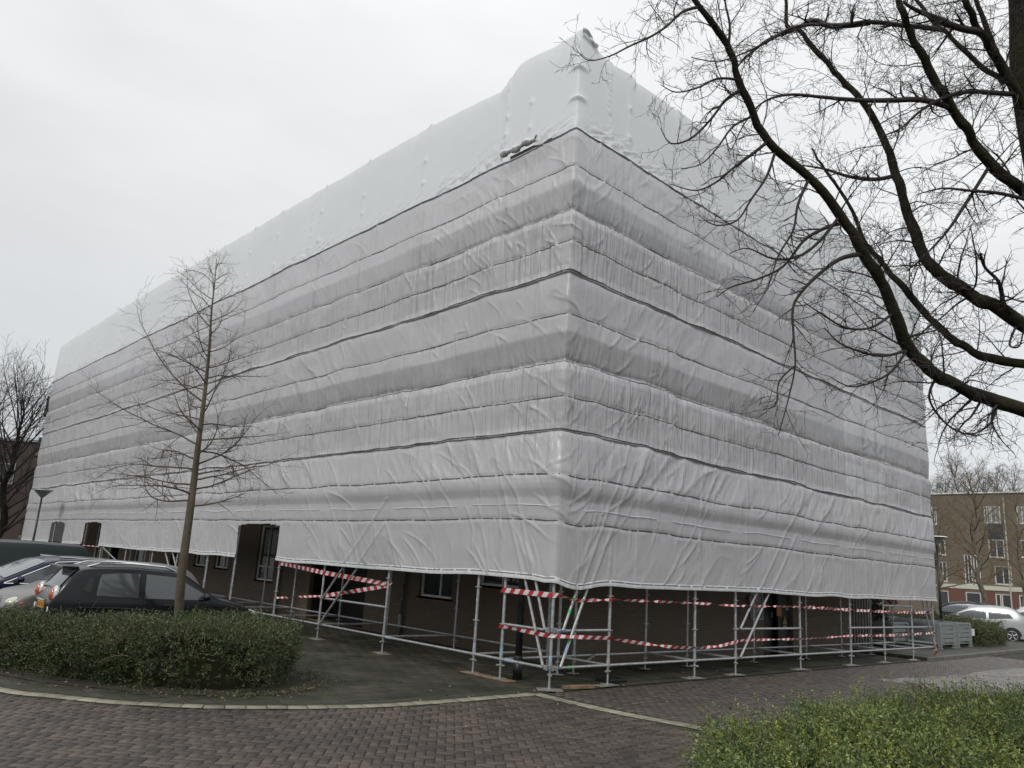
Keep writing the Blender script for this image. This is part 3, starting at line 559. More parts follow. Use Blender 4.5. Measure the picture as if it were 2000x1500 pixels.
def band_offset(s, t, k):
    z = [10.08, 7.2, 4.31][k]-t; sag_ = .035*vnoise(s*.8, k*5.+.0*s, 6)+.015*vnoise(s*2.9, k*5.+.0*s, 7)
    if k < 2: t = t+sag_*np.clip(t*(2.9-t)/2, 0, 1)
    cor = np.exp(-np.abs(s)/1.6); am = .55+.45*vnoise(s*.31, k*3.3, 5)+.5*cor
    if k < 2:
        p = np.interp(t, [0, .12, .8, 1.12, 1.56, 1.64, 1.70, 1.82, 2.0, 2.3, 2.8, 2.93], [-.02, .02, .04, .07, -.03, -.07, .03, .09, .085, .05, .03, -.01])
        p = p*(.08+.5*am)
        pl = np.interp(t, [0, .3, 1.0, 1.6, 1.7, 1.95, 2.7, 2.9], [.2, .4, .8, .9, .6, 1.1, 1.1, .9])
        di = np.interp(t, [0, .2, 1.0, 1.3, 1.6, 1.75, 2.2, 2.9], [.4, .8, .5, .25, .1, .25, .25, .3])
    else:
        p = np.interp(t, [0, .12, .8, .95, 1.05, 1.2, 1.33, 1.36, 1.6, 2.4, 2.6], [-.02, .02, .06, .065, .055, .02, .025, .03, .03, .02, .02])
        pl = np.interp(t, [0, .5, 1.2, 2.6], [.35, .2, .05, .08]); di = np.interp(t, [0, .2, .7, .9, 1.8, 2.1, 2.6], [.9, 1.4, 1.2, .10, .08, .35, .6])
    reg = .5+.5*vnoise(s*.5, z*.4, 40+k); reg2 = .5+.5*vnoise(s*.45+7, z*.5, 50+k)
    d = p+.022*fbm(s*.5, z*.7, 3+k)*np.minimum(1, t*3+.3)
    d = d+pl*(.35+1.0*reg)*(.0120*crk(s, z, 11+k, 2, 6.0, 26, .2)+.0085*crk(s, z, 15+k, -2, 10, 26, .15)+.006*crk(s, z, 16+k, 6*np.sign(-np.mean(s)), 8, 16, .2))
    sg = np.where(s < 0, 1., -1.)
    d = d+di*(.15+.9*reg2)*(.026*crk(s*sg, z, 21+k, 44, 1.3, 5)+.016*crk(s*sg, z, 25+k, 38, 3.0, 8)+.006*crk(s*sg, z, 27+k, 46, 7, 9))
    d = d+.0015*fbm(s*9, z*7, 33+k, 2)+.006*fbm(s*2.5, z*2, 37+k, 2)
    # pinches on the lacing lines
    for tl in ((.8, 1.66, 2.3) if k < 2 else (.8, 1.6)):
        w_ = tl+.02*vnoise(s*1.1, tl, 8); d = d-.012*np.exp(-((t-w_)/.03)**2)
        # little fans of creases hanging from ties
        d = d+(.022 if tl == 1.66 else .012)*np.exp(-np.abs(t-w_-.07)/.08)*ridged(s*5, t*.8, 60+k)
    for sp in allposts: d = d+.012*np.exp(-((s-sp)/.035)**2)*(.3+.7*(vnoise(sp*5, z*.8, 70) > -.3))
    if k == 2:
        for sa, za, sb, zb_ in ((-.12, .36, -1.62, 4.2), (-.12, .93, -1.3, 4.3), (.2, .36, 1.95, 4.1), (.22, .93, 1.9, 4.6), (-7.3, .36, -4.85, 2.75), (-7.3, .93, -4.85, 3.3), (5.72, .36, 8.3, 3.2), (5.72, .93, 8.3, 3.8), (16.75, .4, 14.6, 4.0), (-18.8, 2.7, -16.7, .9)):
            ln = math.hypot(sb-sa, zb_-za); dd = np.abs((s-sa)*(zb_-za)-(z-za)*(sb-sa))/ln; d = d+.020*np.exp(-(dd/.028)**2)*(z < zb_-.1)
    for sj in PJ[k]: d = d+np.where((s > sj+.02*vnoise(z*1.5, sj, 3)) & (s < sj+.55), .014*(1-(s-sj)/.55), 0)
    # star of creases around the corner post
    d = d+cor*.020*crk(s, z, 80+k, 28, 2.0, 5, .3)*np.exp(-np.abs(s)/.7)
    return d
HEMLOW = lambda s: 1.70+.02*vnoise(s*.9, 0, 91)-.10*np.exp(-((s-.45)/.5)**2)+.03*np.exp(-((s-.0)/.08)**2)+.05*np.exp(-((s+1.2)/1.2)**2)
def seamz(k, s): return [10.08, 7.2, 4.31][k]+.022*vnoise(s*.8, 0, 100+k)+.012*vnoise(s*2.7, 0, 105+k)-.03*np.abs(np.sin(s*.55+k))
tops = [10.08, 7.2, 4.31]; bots = [7.2, 4.31, 1.70]
labels = ['topmost band of grey scaffold net below the smooth white film', 'middle band of grey scaffold net with strong vertical pleats', 'lowest band of scaffold net with door openings and a white hem']
S = s_samples(SL-2.2, SR+1.3)
OPEN = [(-12.12, -9.72), (-27.0, -24.72), (-32.38, -30.11)]
def surf(k, s, z):
    """the net's outer surface at (s, z): world points"""
    zt = seamz(k, s); zb = HEMLOW(s) if k == 2 else seamz(k+1, s)-.02; T = tops[k]-bots[k]
    t = (zt-z)/(zt-zb)*T
    return place(s, z, band_offset(s, t, k)+.0)
net = []
for k in range(3):
    T = tops[k]-bots[k]; nv = int(T/.027)+3
    tt = np.linspace(-.03 if k else -.02, T+.0, nv); s2, t2 = np.meshgrid(S, tt, indexing='ij')
    zt = seamz(k, s2); zb = HEMLOW(s2) if k == 2 else seamz(k+1, s2)-.02
    z2 = zt-(t2/T)*(zt-zb)
    d = band_offset(s2, t2, k)
    d = d+pock(s2, z2, 200+k, 170, bots[k]+.1, tops[k]-.1, .30 if k < 2 else .45, .019, (25, 40, 50, 8))
    if k < 2: d = d+.018*np.exp(-((T-t2)/.05)**2)*(1+vnoise(s2*2.5, 0, 300+k))   # lower hem stands off, casting the dark seam line
    if k: d = np.where(t2 < .05, d-.03, d)
    V = place(s2, z2, d); F = grid_faces(len(S), nv)
    if k == 2:
        sc_ = s2.ravel()[F].mean(1); zc = z2.ravel()[F].mean(1); keep = np.ones(len(F), bool)
        for a0, a1 in OPEN:
            top = 2.61-.06*np.abs((sc_-(a0+a1)/2)/((a1-a0)/2))**3
            keep &= ~((sc_ > a0) & (sc_ < a1+.04*vnoise(zc*3, 1, 5)) & (zc < top))
        F = F[keep]
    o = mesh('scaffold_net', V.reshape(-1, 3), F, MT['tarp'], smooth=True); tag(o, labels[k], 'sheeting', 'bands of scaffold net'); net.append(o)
def line_on(k, tl, wd_, name, m, s0, s1, dash=None, wav=.02, seed=1, lift=.006, absz=None):
    """a lacing or seam line lying on net k at depth tl under its seam"""
    ss = S[(S >= s0) & (S <= s1)]; Vs = []; Fs = []
    T = tops[k]-bots[k]; zt = seamz(k, ss); zb = HEMLOW(ss) if k == 2 else seamz(k+1, ss)-.02
    tc_ = tl+wav*vnoise(ss*1.1, tl, 8); wv = wd_*(1+.35*vnoise(ss*3, 1, seed))
    rows = []
    for q in (-1, 0, 1):
        t_ = tc_+q*wv/2; z_ = zt-(t_/T)*(zt-zb); d_ = band_offset(ss, t_, k)+(lift+(.010 if q == 0 else 0))+(.0 if tl < T-.05 else .018*(1+vnoise(ss*2.5, 0, 300+k)))
        rows.append(place(ss, z_, d_))
    V = np.stack(rows, 1).reshape(-1, 3); F = grid_faces(len(ss), 3); sm = ss[:-1].repeat(2)
    if dash: F = F[((sm % dash[0]) > dash[1])]
    if k == 2:
        for a0, a1 in OPEN:
            if tl > 1.72: F = F[~((sm[:len(F)] > a0-.06) & (sm[:len(F)] < a1+.03))] if not dash else F
    return mesh(name, V, F, m, net[k], smooth=True)
for k in range(2):
    line_on(k, .8, .016, 'lacing', MT['rope'], SL, SR, dash=(.62, .03)); line_on(k, 1.665, .016, 'lacing', MT['rope'], SL, SR); line_on(k, 2.3, .016, 'lacing', MT['rope'], SL, SR, dash=(.7, .03))
    line_on(k, tops[k]-bots[k]-.015, .024, 'seam', MT['rope'], SL, SR, seed=4, lift=.002)
line_on(2, .8, .024, 'lacing', MT['rope'], SL, SR, dash=(.5, .055)); line_on(2, 1.6, .024, 'lacing', MT['rope'], SL, SR, dash=(.5, .055))
line_on(2, 1.345, .016, 'pale_crease', MT['hem'], SL, SR, dash=(2.6, .5), lift=.012)
line_on(0, .02, .05, 'seam', MT['rope'], SL, SR, lift=.004, wav=.01)
# white hem with a sewn cord along the lower edge
def hem(s0, s1):
    ss = S[(S >= s0) & (S <= s1)]
    T = 2.61; zt = seamz(2, ss); zb = HEMLOW(ss); base = band_offset(ss, np.full(ss.shape, T), 2); rows = []
    for dz, dd in ((.085, .004), (.045, .010), (.012, .014), (-.02, .006)): rows.append(place(ss, zb+dz, base+dd))
    mesh('hem', np.stack(rows, 1).reshape(-1, 3), grid_faces(len(ss), 4), MT['hem'], net[2], smooth=True)
    V = np.stack([place(ss, zb+.062, base+.013), place(ss, zb+.048, base+.017)], 1).reshape(-1, 3); F = grid_faces(len(ss), 2)
    F = F[(ss[:-1] % .42) > .04]; mesh('hem_cord', V, F, MT['rope'], net[2])
e = [SL]+[v for a in sorted(OPEN) for v in a]+[SR]
for i in range(0, len(e), 2): hem(e[i], e[i+1])
# ---- smooth white film round the roof edge
def topz(s):
    z = np.interp(s, [-38, -23.9, -12.5, -7.3, -4.7, -3, -2.25, -2.0, -1.82, -1.7, -1.4, -.77, -.2, 0, .12, .3, .5, 1.0, 1.62, 1.75, 4.4, 8.2, 16, 17], [12.2, 12.33, 12.3, 12.25, 12.22, 12.1, 12.05, 12.16, 12.34, 12.44, 12.44, 12.37, 12.34, 12.40, 12.42, 12.36, 12.18, 12.13, 12.22, 12.12, 12.22, 12.25, 12.12, 12.1])
    for sp in allposts:
        if abs(sp) > 2: z = z+.05*np.exp(-((s-sp)/.05)**2)-.01*np.abs(np.sin((s-sp)))
    return z
nv = 90; tt = np.linspace(0, 1, nv); s2, t2 = np.meshgrid(S, tt, indexing='ij'); z0_ = seamz(0, s2)+.005; z2 = z0_+t2*(topz(s2)-z0_); h = z2-z0_
d = .012+.02*fbm(s2*.25, z2*.3, 400)
low = np.exp(-(h/.28)**2)*(.35+.65*(vnoise(s2*.6, 0, 401) > -.1))
d = d+low*(1-.6*np.exp(-(s2/.5)**2))*(.024*ridged(s2*2.6+z2*3, z2*11-s2*4, 402)+.018*ridged(s2*9+z2*4, z2*16-s2*6, 403))
d = d+.002*ridged(s2*.9+z2*.7, z2*2.2-s2*.4, 404)+np.exp(-((z2-topz(s2))/.35)**2)*.010*ridged(s2*3, z2*1.2+s2, 405)
for sw in (-1.95, -10.2, -19.5, -28.5, .85, 3.25, 7.2, 11.5):
    d = d+np.exp(-((s2-sw-.05*vnoise(z2*2, sw, 5))/.06)**2)*(.016*ridged(s2*14, z2*11, 410)+.006)
for sp in allposts:
    for hz in ((.45, 1.15) if abs(sp) > .1 else ()): 
        hh = hz+.15*math.sin(sp*7+hz*5); rr = np.hypot(s2-sp, h-hh); d = d+.055*np.exp(-(rr/.045)**1.2)+.01*np.exp(-((s2-sp)/.08)**2)*np.exp(-((h-hh)/.35)**2)
    if abs(sp) > 2: d = d+.03*np.exp(-(((s2-sp)/.10)**2+((t2-1)/.05)**2))
for hz in (.62, 1.3):      # rounded pockets over the corner couplers
    rr = ((s2)/.09)**2+((h-hz)/.05)**2; d = d+.055*np.exp(-rr)*(h > hz-.03)+.02*np.exp(-rr*.5)
d = d+np.exp(-((s2+2.05)/.22)**2)*np.exp(-((t2-.93)/.12)**2)*.03*ridged(s2*9+z2*2, z2*1.5, 420)
d = d+np.exp(-((s2)/.5)**2)*np.exp(-((t2-1)/.12)**2)*.03*ridged(s2*9+np.sign(s2)*z2*3, z2*1.5, 421)
d = d+np.exp(-((s2+2.0)/.25)**2)*np.exp(-((h-.35)/.2)**2)*.035*ridged(s2*10-z2*4, z2*5, 422)
d = d-(t2**10)*.06
V = place(s2, z2, d); F = grid_faces(len(S), nv); sm = s2.ravel()[F].mean(1); hm = h.ravel()[F].mean(1)
F = F[~((sm > -1.95) & (sm < -.98) & (hm > .01) & (hm < .17-.06*(sm+1)**2*0+.0))]
film = mesh('roof_edge_film', V.reshape(-1, 3), F, MT['wrap'], smooth=True); tag(film, 'smooth white shrink film wrapped round the roof edge above the net', 'sheeting')
# film roof over the top (translucent, closes the enclosure)
ss = np.linspace(SL, SR, 60)
zt_ = topz(S); P0 = place(S, zt_, d[:, -1]); cx, cy = 9., 18.
P1 = np.stack([np.clip(P0[:, 0], 6, 14), np.clip(P0[:, 1], 6, 32), np.full(len(S), 12.35)], 1)
Vr = np.stack([P0, P1], 1).reshape(-1, 3); mesh('roof_film', Vr, grid_faces(len(S), 2), MT['wrap'], film, smooth=True)
b = MB(); b.add([(6, 6, 12.35), (14, 6, 12.35), (14, 32, 12.35), (6, 32, 12.35)], [(0, 1, 2, 3)]); b.build('roof_film', MT['wrap'], film)
# bundled fold at the peak and the dark rolled flap over the gap
V = []; nn = 14
for i in range(nn):
    for j in range(7):
        s_ = .02+.36*i/(nn-1); zz = 12.27-.16*(i/(nn-1))**1.3-.16*j/6
        dd = .03+.022*math.sin(j*1.1+i*.5)+.012*math.sin(i*1.1); V.append(place(s_, zz, dd))
mesh('folded_corner', np.array(V), grid_faces(nn, 7), mat('grey_fold', (.52, .54, .54), .5), film, smooth=True)
V = []
for i in range(40):
    for j in range(8):
        s_ = -2.0+1.05*i/39; a = j/7*math.pi*2.0; rr_ = .06+.02*math.sin(i*.5)+.008*math.sin(i*1.3+j)
        V.append(place(s_, 10.24+.02*math.sin(i*.3)+rr_*math.sin(a), .03+rr_*math.cos(a)))
mesh('rolled_flap', np.array(V), grid_faces(40, 8), mat('rolled_film', (.6, .61, .6), .5), film, smooth=True)
MB().box((.2, 1.46, 10.15), (.04, 1.2, .42)).build('gap_dark_board', MT['black'], sc)  # black board added behind the film gap so the opening reads dark
# ------------------------------------------------------------------ red and white barrier tape
def tape(pts, label, wd_=.075, twist=None, sag=0., n=None, stripe=.11, seed=0):
    P = np.array(pts, float); seg = np.linalg.norm(np.diff(P, axis=0), axis=1); s = np.concatenate([[0], np.cumsum(seg)]); n = n or max(8, int(s[-1]/(stripe/2)))
    t = np.linspace(0, s[-1], n+1); C = np.stack([np.interp(t, s, P[:, k]) for k in range(3)], 1); g = np.random.default_rng(seed)
    C[:, 2] -= sag*np.sin(np.pi*t/s[-1]); d = np.gradient(C, axis=0); d /= np.linalg.norm(d, axis=1)[:, None]
    up_ = np.array([0, 0, 1.]); side = np.cross(d, up_); side /= np.linalg.norm(side, axis=1)[:, None]; upv = np.cross(side, d)
    tw = (twist(t/s[-1]) if twist else np.zeros(n+1)); a = upv*np.cos(tw)[:, None]+side*np.sin(tw)[:, None]
    sh = d*.03; V = np.concatenate([C+a*wd_/2+sh, C-a*wd_/2-sh]); F = []; mi = []
    for i in range(n): F.append((i, i+1, n+2+i, n+1+i)); mi.append((i//2) % 2)
    o = mesh('barrier_tape', V, F, None, mats=[MT['red'], MT['white']], midx=mi); return tag(o, label, 'tape', 'red and white tape round the scaffold')
o_ = -.075
wob = lambda f, a, ph: (lambda t: a*np.sin(t*f+ph)+.5*a*np.sin(t*f*2.3+ph*2))
T_ = 1.5
tape([(-.07, 1.20, 1.50), (-.085, .02, 1.49), (.0, -.09, 1.49)], 'upper tape stretched flat from the post left of the corner to the corner post', .085)
tape([(.0, -.09, 1.49), (.5, -.10, 1.42), (1.46, -.06, 1.45)], 'upper tape narrowing across the first bay right of the corner', .06, wob(6, .9, 0))
tape([(1.46, -.06, 1.45), (4.1, -.06, 1.43), (5.6, -.06, 1.40), (8.42, -.06, 1.42)], 'thin twisted upper tape along the side road up to the fourth post', .05, wob(30, 1.1, 0))
tape([(8.42, -.06, 1.42), (11.1, -.06, 1.37), (13.2, -.06, 1.35), (15.4, -.06, 1.34), (16.7, -.06, 1.36)], 'upper tape along the far end of the side scaffold', .075, wob(40, .9, 1))
tape([(-.07, 1.20, .89), (-.085, .02, .85), (.02, -.085, .85), (.8, -.08, .82), (1.46, -.07, .80)], 'lower tape bending round the corner post', .065, wob(8, .5, 0))
tape([(1.46, -.07, .79), (2.5, -.06, .68), (3.3, -.06, .61), (4.1, -.06, .58), (4.9, -.06, .60), (5.6, -.06, .68)], 'sagging lower tape between the second and fourth posts of the side', .06, wob(12, .8, 1))
tape([(5.6, -.06, .70), (7, -.06, .70), (8.42, -.06, .69), (11.1, -.06, .74)], 'thin lower tape passing in front of the side door', .05, wob(10, .9, 2))
tape([(11.1, -.06, .74), (13.2, -.06, .72), (15.2, -.06, .74), (16.9, -.06, .76)], 'lower tape at the far right end of the scaffold', .07, wob(40, .9, 0))
tape([(-.06, 9.6, 1.63), (-.06, 7.4, 1.50), (.25, 5.05, 1.37)], 'wide tape slanting down from the hem beside the large opening', .10, wob(5, .4, 0))
tape([(.25, 5.05, 1.36), (.1, 6.4, 1.13), (-.02, 7.3, .98)], 'tape folded back towards the diagonal braces beside the large opening', .09, wob(6, .5, 1))
tape([(-.02, 7.3, .98), (-.06, 9.5, .78)], 'low thin tape ending at the post beside the large opening', .05, wob(6, .9, 1))
tape([(-.05, 21.8, 1.0), (-.05, 24.6, 1.05), (-.05, 27.2, 1.05)], 'distant tape across the posts above the parked cars', .12, wob(9, .3, 1), stripe=.25)
tape([(-.05, 24.5, 1.66), (-.05, 27.1, 1.66)], 'faint thin tape across the second far opening', .03, stripe=.3)
tape([(1.5, .06, 2.02), (5.6, .06, 1.96), (11.1, .06, 1.93), (14.0, .06, 1.9)], 'tape glowing faintly through the lowest net along the side', .06, wob(20, .7, 1))
tape([(16.85, -.05, .42), (16.83, -.06, .28), (16.85, -.05, .05)], 'short tape wound down the last scaffold foot', .09, wob(6, 1, 1))
g = np.random.default_rng(5); pts = [(14.2, .3, 1.75)]
for k in range(26): pts.append((13.9+g.uniform(0, 1.2), .3+g.uniform(-.15, .15), 1.62+g.uniform(-.12, .14)))
tape(pts, 'tangled bundle of tape hanging near the far end of the scaffold', .06, wob(60, 1.2, 1))
# ------------------------------------------------------------------ plants: tubes, branching, leaves
def tubes(paths, n=5):
    """paths: list of (points Nx3, radii N) -> one vertex and face array"""
    Vs, Fs, b = [], [], 0; ang = np.arange(n)*2*math.pi/n; ca, sa = np.cos(ang), np.sin(ang)
    for P, r in paths:
        P = np.asarray(P); d = np.gradient(P, axis=0); d /= np.linalg.norm(d, axis=1)[:, None]+1e-9
        m = d.mean(0); ref = np.array([0, 0, 1.]) if abs(m[2]) < .8 else np.array([1., 0, 0])
        u = np.cross(d, ref); u /= np.linalg.norm(u, axis=1)[:, None]+1e-9; v = np.cross(d, u)
        V = P[:, None]+np.asarray(r)[:, None, None]*(ca[None, :, None]*u[:, None]+sa[None, :, None]*v[:, None]); k = len(P)
        i, j = np.meshgrid(np.arange(k-1), np.arange(n), indexing='ij'); a = b+i*n+j; c = b+i*n+(j+1) % n
        Vs.append(V.reshape(-1, 3)); Fs.append(np.stack([a, c, c+n, a+n], -1).reshape(-1, 4)); b += k*n
    return np.concatenate(Vs), np.concatenate(Fs)
def curve(P, rr, n=5):
    P = smooth_poly(P, n); t = np.linspace(0, 1, len(P)); return P, np.interp(t, np.linspace(0, 1, len(rr)), rr)
def wander(g, p0, d, L, n, curl, up, r0, r1, side=None):
    P = [np.array(p0, float)]; d = np.array(d, float); d /= np.linalg.norm(d); h = L/n; bend = g.normal(0, curl, 3)
    for i in range(n):
        d = d+g.normal(0, curl, 3)*.7+bend*.35+np.array([0, 0, up]); d /= np.linalg.norm(d); P.append(P[-1]+d*h)
    return np.array(P), np.linspace(r0, r1, n+1)
def children(g, path, num, t0, t1, ang, Lf, curl, up, rf, nseg=6, flat=0., updir=0., rmin=.0015):
    P, r = path; out = []; k = len(P)
    for i in range(num):
        t = t0+(t1-t0)*(i+g.random())/num; f = t*(k-1); a = min(int(f), k-2); q = f-a; p = P[a]*(1-q)+P[a+1]*q; rr = r[a]*(1-q)+r[a+1]*q
        d = P[a+1]-P[a]; d = d/np.linalg.norm(d); v = g.normal(0, 1, 3); v[2] = v[2]*(1-flat)+updir; v -= d*np.dot(v, d); v /= np.linalg.norm(v)+1e-9
        an = R(g.normal(*ang)); dd = d*math.cos(an)+v*math.sin(an); L = Lf(t)*g.uniform(.6, 1.25)
        out.append(wander(g, p, dd, L, nseg, curl, up, max(rmin, rr*rf*g.uniform(.8, 1.1)), rmin*.6))
    return out
def bend_tree(root, name, paths, m, n): V, F = tubes(paths, n); V = V-np.array(root.location); return mesh(name, V, F, m, root, smooth=True)
def leaves(P, D, k, spread, ll, lw, g, shoot):
    """shoots at P along D, each with k small leaves"""
    n = len(P); D = D/np.linalg.norm(D, axis=1)[:, None]; t = (np.arange(k)+.6)/k
    t = t[None]+g.uniform(-.06, .06, (n, k)); sh = shoot*g.uniform(.55, 1.3, n)
    base = P[:, None]+D[:, None]*(t*sh[:, None])[..., None]; base = base.reshape(-1, 3); d0 = np.repeat(D, k, 0)
    v = g.normal(0, 1, base.shape); v -= d0*(v*d0).sum(1)[:, None]; v /= np.linalg.norm(v, axis=1)[:, None]
    a = d0*math.cos(spread)+v*math.sin(spread); w_ = np.cross(a, g.normal(0, 1, a.shape)); w_ /= np.linalg.norm(w_, axis=1)[:, None]
    L = ll*g.uniform(.6, 1.3, len(base))[:, None]; W_ = lw*g.uniform(.7, 1.2, len(base))[:, None]
    nrm = np.cross(a, w_)
    V = np.stack([base, base+a*L*.5+w_*W_*.5+nrm*L*.08, base+a*L, base+a*L*.5-w_*W_*.5+nrm*L*.08], 1).reshape(-1, 3)
    return V, np.arange(len(V)).reshape(-1, 4)
def poly_area_pts(g, poly, n):
    poly = np.array(poly); lo, hi = poly.min(0), poly.max(0); out = np.zeros((0, 2))
    while len(out) < n:
        q = g.uniform(lo, hi, (n*2, 2)); out = np.concatenate([out, q[inside(q[:, 0], q[:, 1], poly)]])
    return out[:n]
def edge_dist(x, y, poly):
    d = np.full(np.shape(x), 1e9); n = len(poly)
    for i in range(n):
        a = np.array(poly[i]); b = np.array(poly[(i+1) % n]); ab = b-a; t = np.clip(((x-a[0])*ab[0]+(y-a[1])*ab[1])/ab.dot(ab), 0, 1)
        d = np.minimum(d, np.hypot(x-a[0]-t*ab[0], y-a[1]-t*ab[1]))
    return d
def hedge(name, poly, hf, label, cat, n_top, n_side, lm, shoot=.13, ll=.035, lw=.012, k=10, seed=1, rnd=.28, core=True, lean=.5, spread=.7, top_up=1.0):
    g = np.random.default_rng(seed); c = np.mean(poly, 0); root = empty(name, (c[0], c[1], 0), label, cat); off = np.array([c[0], c[1], 0])
    H = lambda x, y: hf(x, y)*np.clip(1-np.exp(-edge_dist(x, y, poly)/rnd*1.6)*.55, 0, 1)
    q = poly_area_pts(g, poly, n_top); z = H(q[:, 0], q[:, 1])+.05*fbm(q[:, 0]*2.2, q[:, 1]*2.2, seed+5); P = np.column_stack([q, z-.07+g.normal(0, .025, n_top)])
    D = g.normal(0, lean, (n_top, 3))+np.array([0, 0, top_up]); Ps, Ds = [P], [D]
    pl = np.array(poly); e = np.roll(pl, -1, 0)-pl; el = np.linalg.norm(e, axis=1); pr = el/el.sum(); area = abs(np.sum(pl[:, 0]*np.roll(pl[:, 1], -1)-np.roll(pl[:, 0], -1)*pl[:, 1]))/2
    sgn = 1 if np.sum(pl[:, 0]*np.roll(pl[:, 1], -1)-np.roll(pl[:, 0], -1)*pl[:, 1]) > 0 else -1
    if n_side:
        i = g.choice(len(pl), n_side, p=pr); t = g.random(n_side)[:, None]; B = pl[i]+e[i]*t; nn = np.column_stack([e[i][:, 1], -e[i][:, 0]])/el[i][:, None]*sgn
        h = hf(B[:, 0], B[:, 1])*.98; zz = g.random(n_side)**.85*h; tuck = np.where(zz < .12, -.1+zz*.6, 0)[:, None]; bul = (.10*np.sin(np.clip(zz/h, 0, 1)*math.pi)-.10)[:, None]
        B = B+nn*(tuck+bul+g.normal(0, .04, (n_side, 1))+.08*fbm(B[:, 0]*1.7, B[:, 1]*1.7+zz*2, seed+9)[:, None])
        Ps.append(np.column_stack([B, zz])); Ds.append(np.column_stack([nn, np.full(n_side, .45)])+g.normal(0, lean, (n_side, 3)))
    P = np.concatenate(Ps)-off; D = np.concatenate(Ds); dn = fbm(P[:, 0]*3.1+P[:, 2]*2, P[:, 1]*3.1-P[:, 2]*3, seed+31); kp = g.random(len(P)) < np.clip(.74+1.5*dn, .22, 1); P = P[kp]; D = D[kp]; V, F = leaves(P, D, k, spread, ll, lw, g, shoot)
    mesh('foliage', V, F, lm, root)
    s = slice(0, None, 3); st = [(np.stack([p, p+d/np.linalg.norm(d)*shoot*.9]), np.array([.003, .0012])) for p, d in zip(P[s], D[s])]
    Vt, Ft = tubes(st, 3); mesh('stems', Vt, Ft, MT['twig2'], root)
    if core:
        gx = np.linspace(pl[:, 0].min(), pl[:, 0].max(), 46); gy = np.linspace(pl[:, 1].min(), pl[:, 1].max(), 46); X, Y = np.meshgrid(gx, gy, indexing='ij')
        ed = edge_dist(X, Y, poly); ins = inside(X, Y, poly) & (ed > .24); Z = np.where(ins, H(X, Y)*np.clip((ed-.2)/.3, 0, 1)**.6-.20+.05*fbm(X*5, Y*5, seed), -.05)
        mesh('shade_core', np.stack([X-off[0], Y-off[1], Z], -1).reshape(-1, 3), grid_faces(46, 46), MT['core'], root, smooth=True)  # dark sheet added inside the foliage as its inner shade, blocks light
    return root
HP = [(-7.9, 7.0), (-6.85, 4.29), (-6.44, 3.27), (-5.95, 2.55), (-5.49, 2.04), (-4.9, 1.6), (-4.5, 1.42), (-3.95, 1.6), (-3.5, 2.15), (-3.2, 2.9), (-3.25, 3.6), (-3.7, 4.2), (-4.9, 4.35), (-5.6, 4.6), (-6.1, 5.4), (-6.7, 7.2)]
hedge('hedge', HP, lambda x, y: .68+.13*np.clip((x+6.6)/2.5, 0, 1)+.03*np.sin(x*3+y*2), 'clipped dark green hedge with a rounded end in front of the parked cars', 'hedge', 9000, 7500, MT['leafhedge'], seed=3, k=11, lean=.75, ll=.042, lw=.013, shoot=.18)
g = np.random.default_rng(8); st = []
for i in range(34):
    q = poly_area_pts(g, HP, 1)[0] if i < 22 else np.array([g.uniform(-6, -3.2), g.uniform(1.2, 2.2)]); z = .75 if i < 22 else g.uniform(.2, .7)
    st.append(wander(g, (q[0], q[1], z-.05), (g.normal(), g.normal(), g.uniform(-.2, .6)), g.uniform(.15, .4), 6, .22, -.03, .0035, .0015))
V, F = tubes(st, 4); root = [o for o in col.objects if o.name == 'hedge'][0]; mesh('dry_twigs', V-np.array(root.location), F, MT['stem'], root)
# soil under the hedge with litter
sp = [(-8.1, 6.9), (-7.05, 4.2), (-6.6, 3.05), (-5.6, 1.8), (-4.9, 1.3), (-4.3, 1.12), (-3.6, 1.3), (-3.0, 1.95), (-2.75, 2.9), (-2.9, 3.9), (-3.7, 4.45), (-5, 4.6), (-6.0, 5.6), (-6.6, 7.4)]
sheet('soil', sp, .007, mat('bare_soil', (.026, .021, .015), .95, var2=(.03, .035, .016), scale=3, bump=.6, bscale=18))
g = np.random.default_rng(12); P = []
for i in range(260):
    a = g.integers(0, 8); p = np.array(sp[a])+(np.array(sp[a+1])-np.array(sp[a]))*g.random()+g.normal(0, .16, 2); P.append((p[0], p[1], .008+g.random()*.012))
for i in range(160): P.append((g.uniform(-4, 9), g.uniform(-3.5, .2), .008))
P = np.array(P); D = g.normal(0, 1, P.shape); D[:, 2] = g.uniform(.0, .35, len(P)); V, F = leaves(P, D, 1, .1, .045, .026, g, .001); tag(mesh('leaf_litter', V, F, MT['litter']), 'scattered fallen leaves along the foot of the hedge and on the paving', 'leaves', kind='stuff')
# weeds and moss growing at the hedge foot and along joints
P = []
for i in range(260):
    a = g.integers(3, 9); p = np.array(sp[a])+(np.array(sp[a+1])-np.array(sp[a]))*g.random()+g.normal(0, .14, 2); P.append((p[0], p[1], .0))
P = np.array(P); D = g.normal(0, .6, P.shape)+np.array([0, 0, 1]); V, F = leaves(P, D, 4, .6, .035, .016, g, .04); tag(mesh('weeds', V, F, MT['leafhedge']), 'low green weeds at the foot of the hedge', 'weeds', kind='stuff')
# small pale litter specks on the paving
b = MB()
for i in range(10):
    x, y = g.uniform(-6, 8), g.uniform(-3.2, 1.0); b.box((x, y, .008), (.015+.02*g.random(), .012+.012*g.random(), .004), rz=g.random()*3)
tag(b.build('paper_scraps', MT['white']), 'tiny pale scraps scattered over the road bricks', 'litter', kind='stuff')
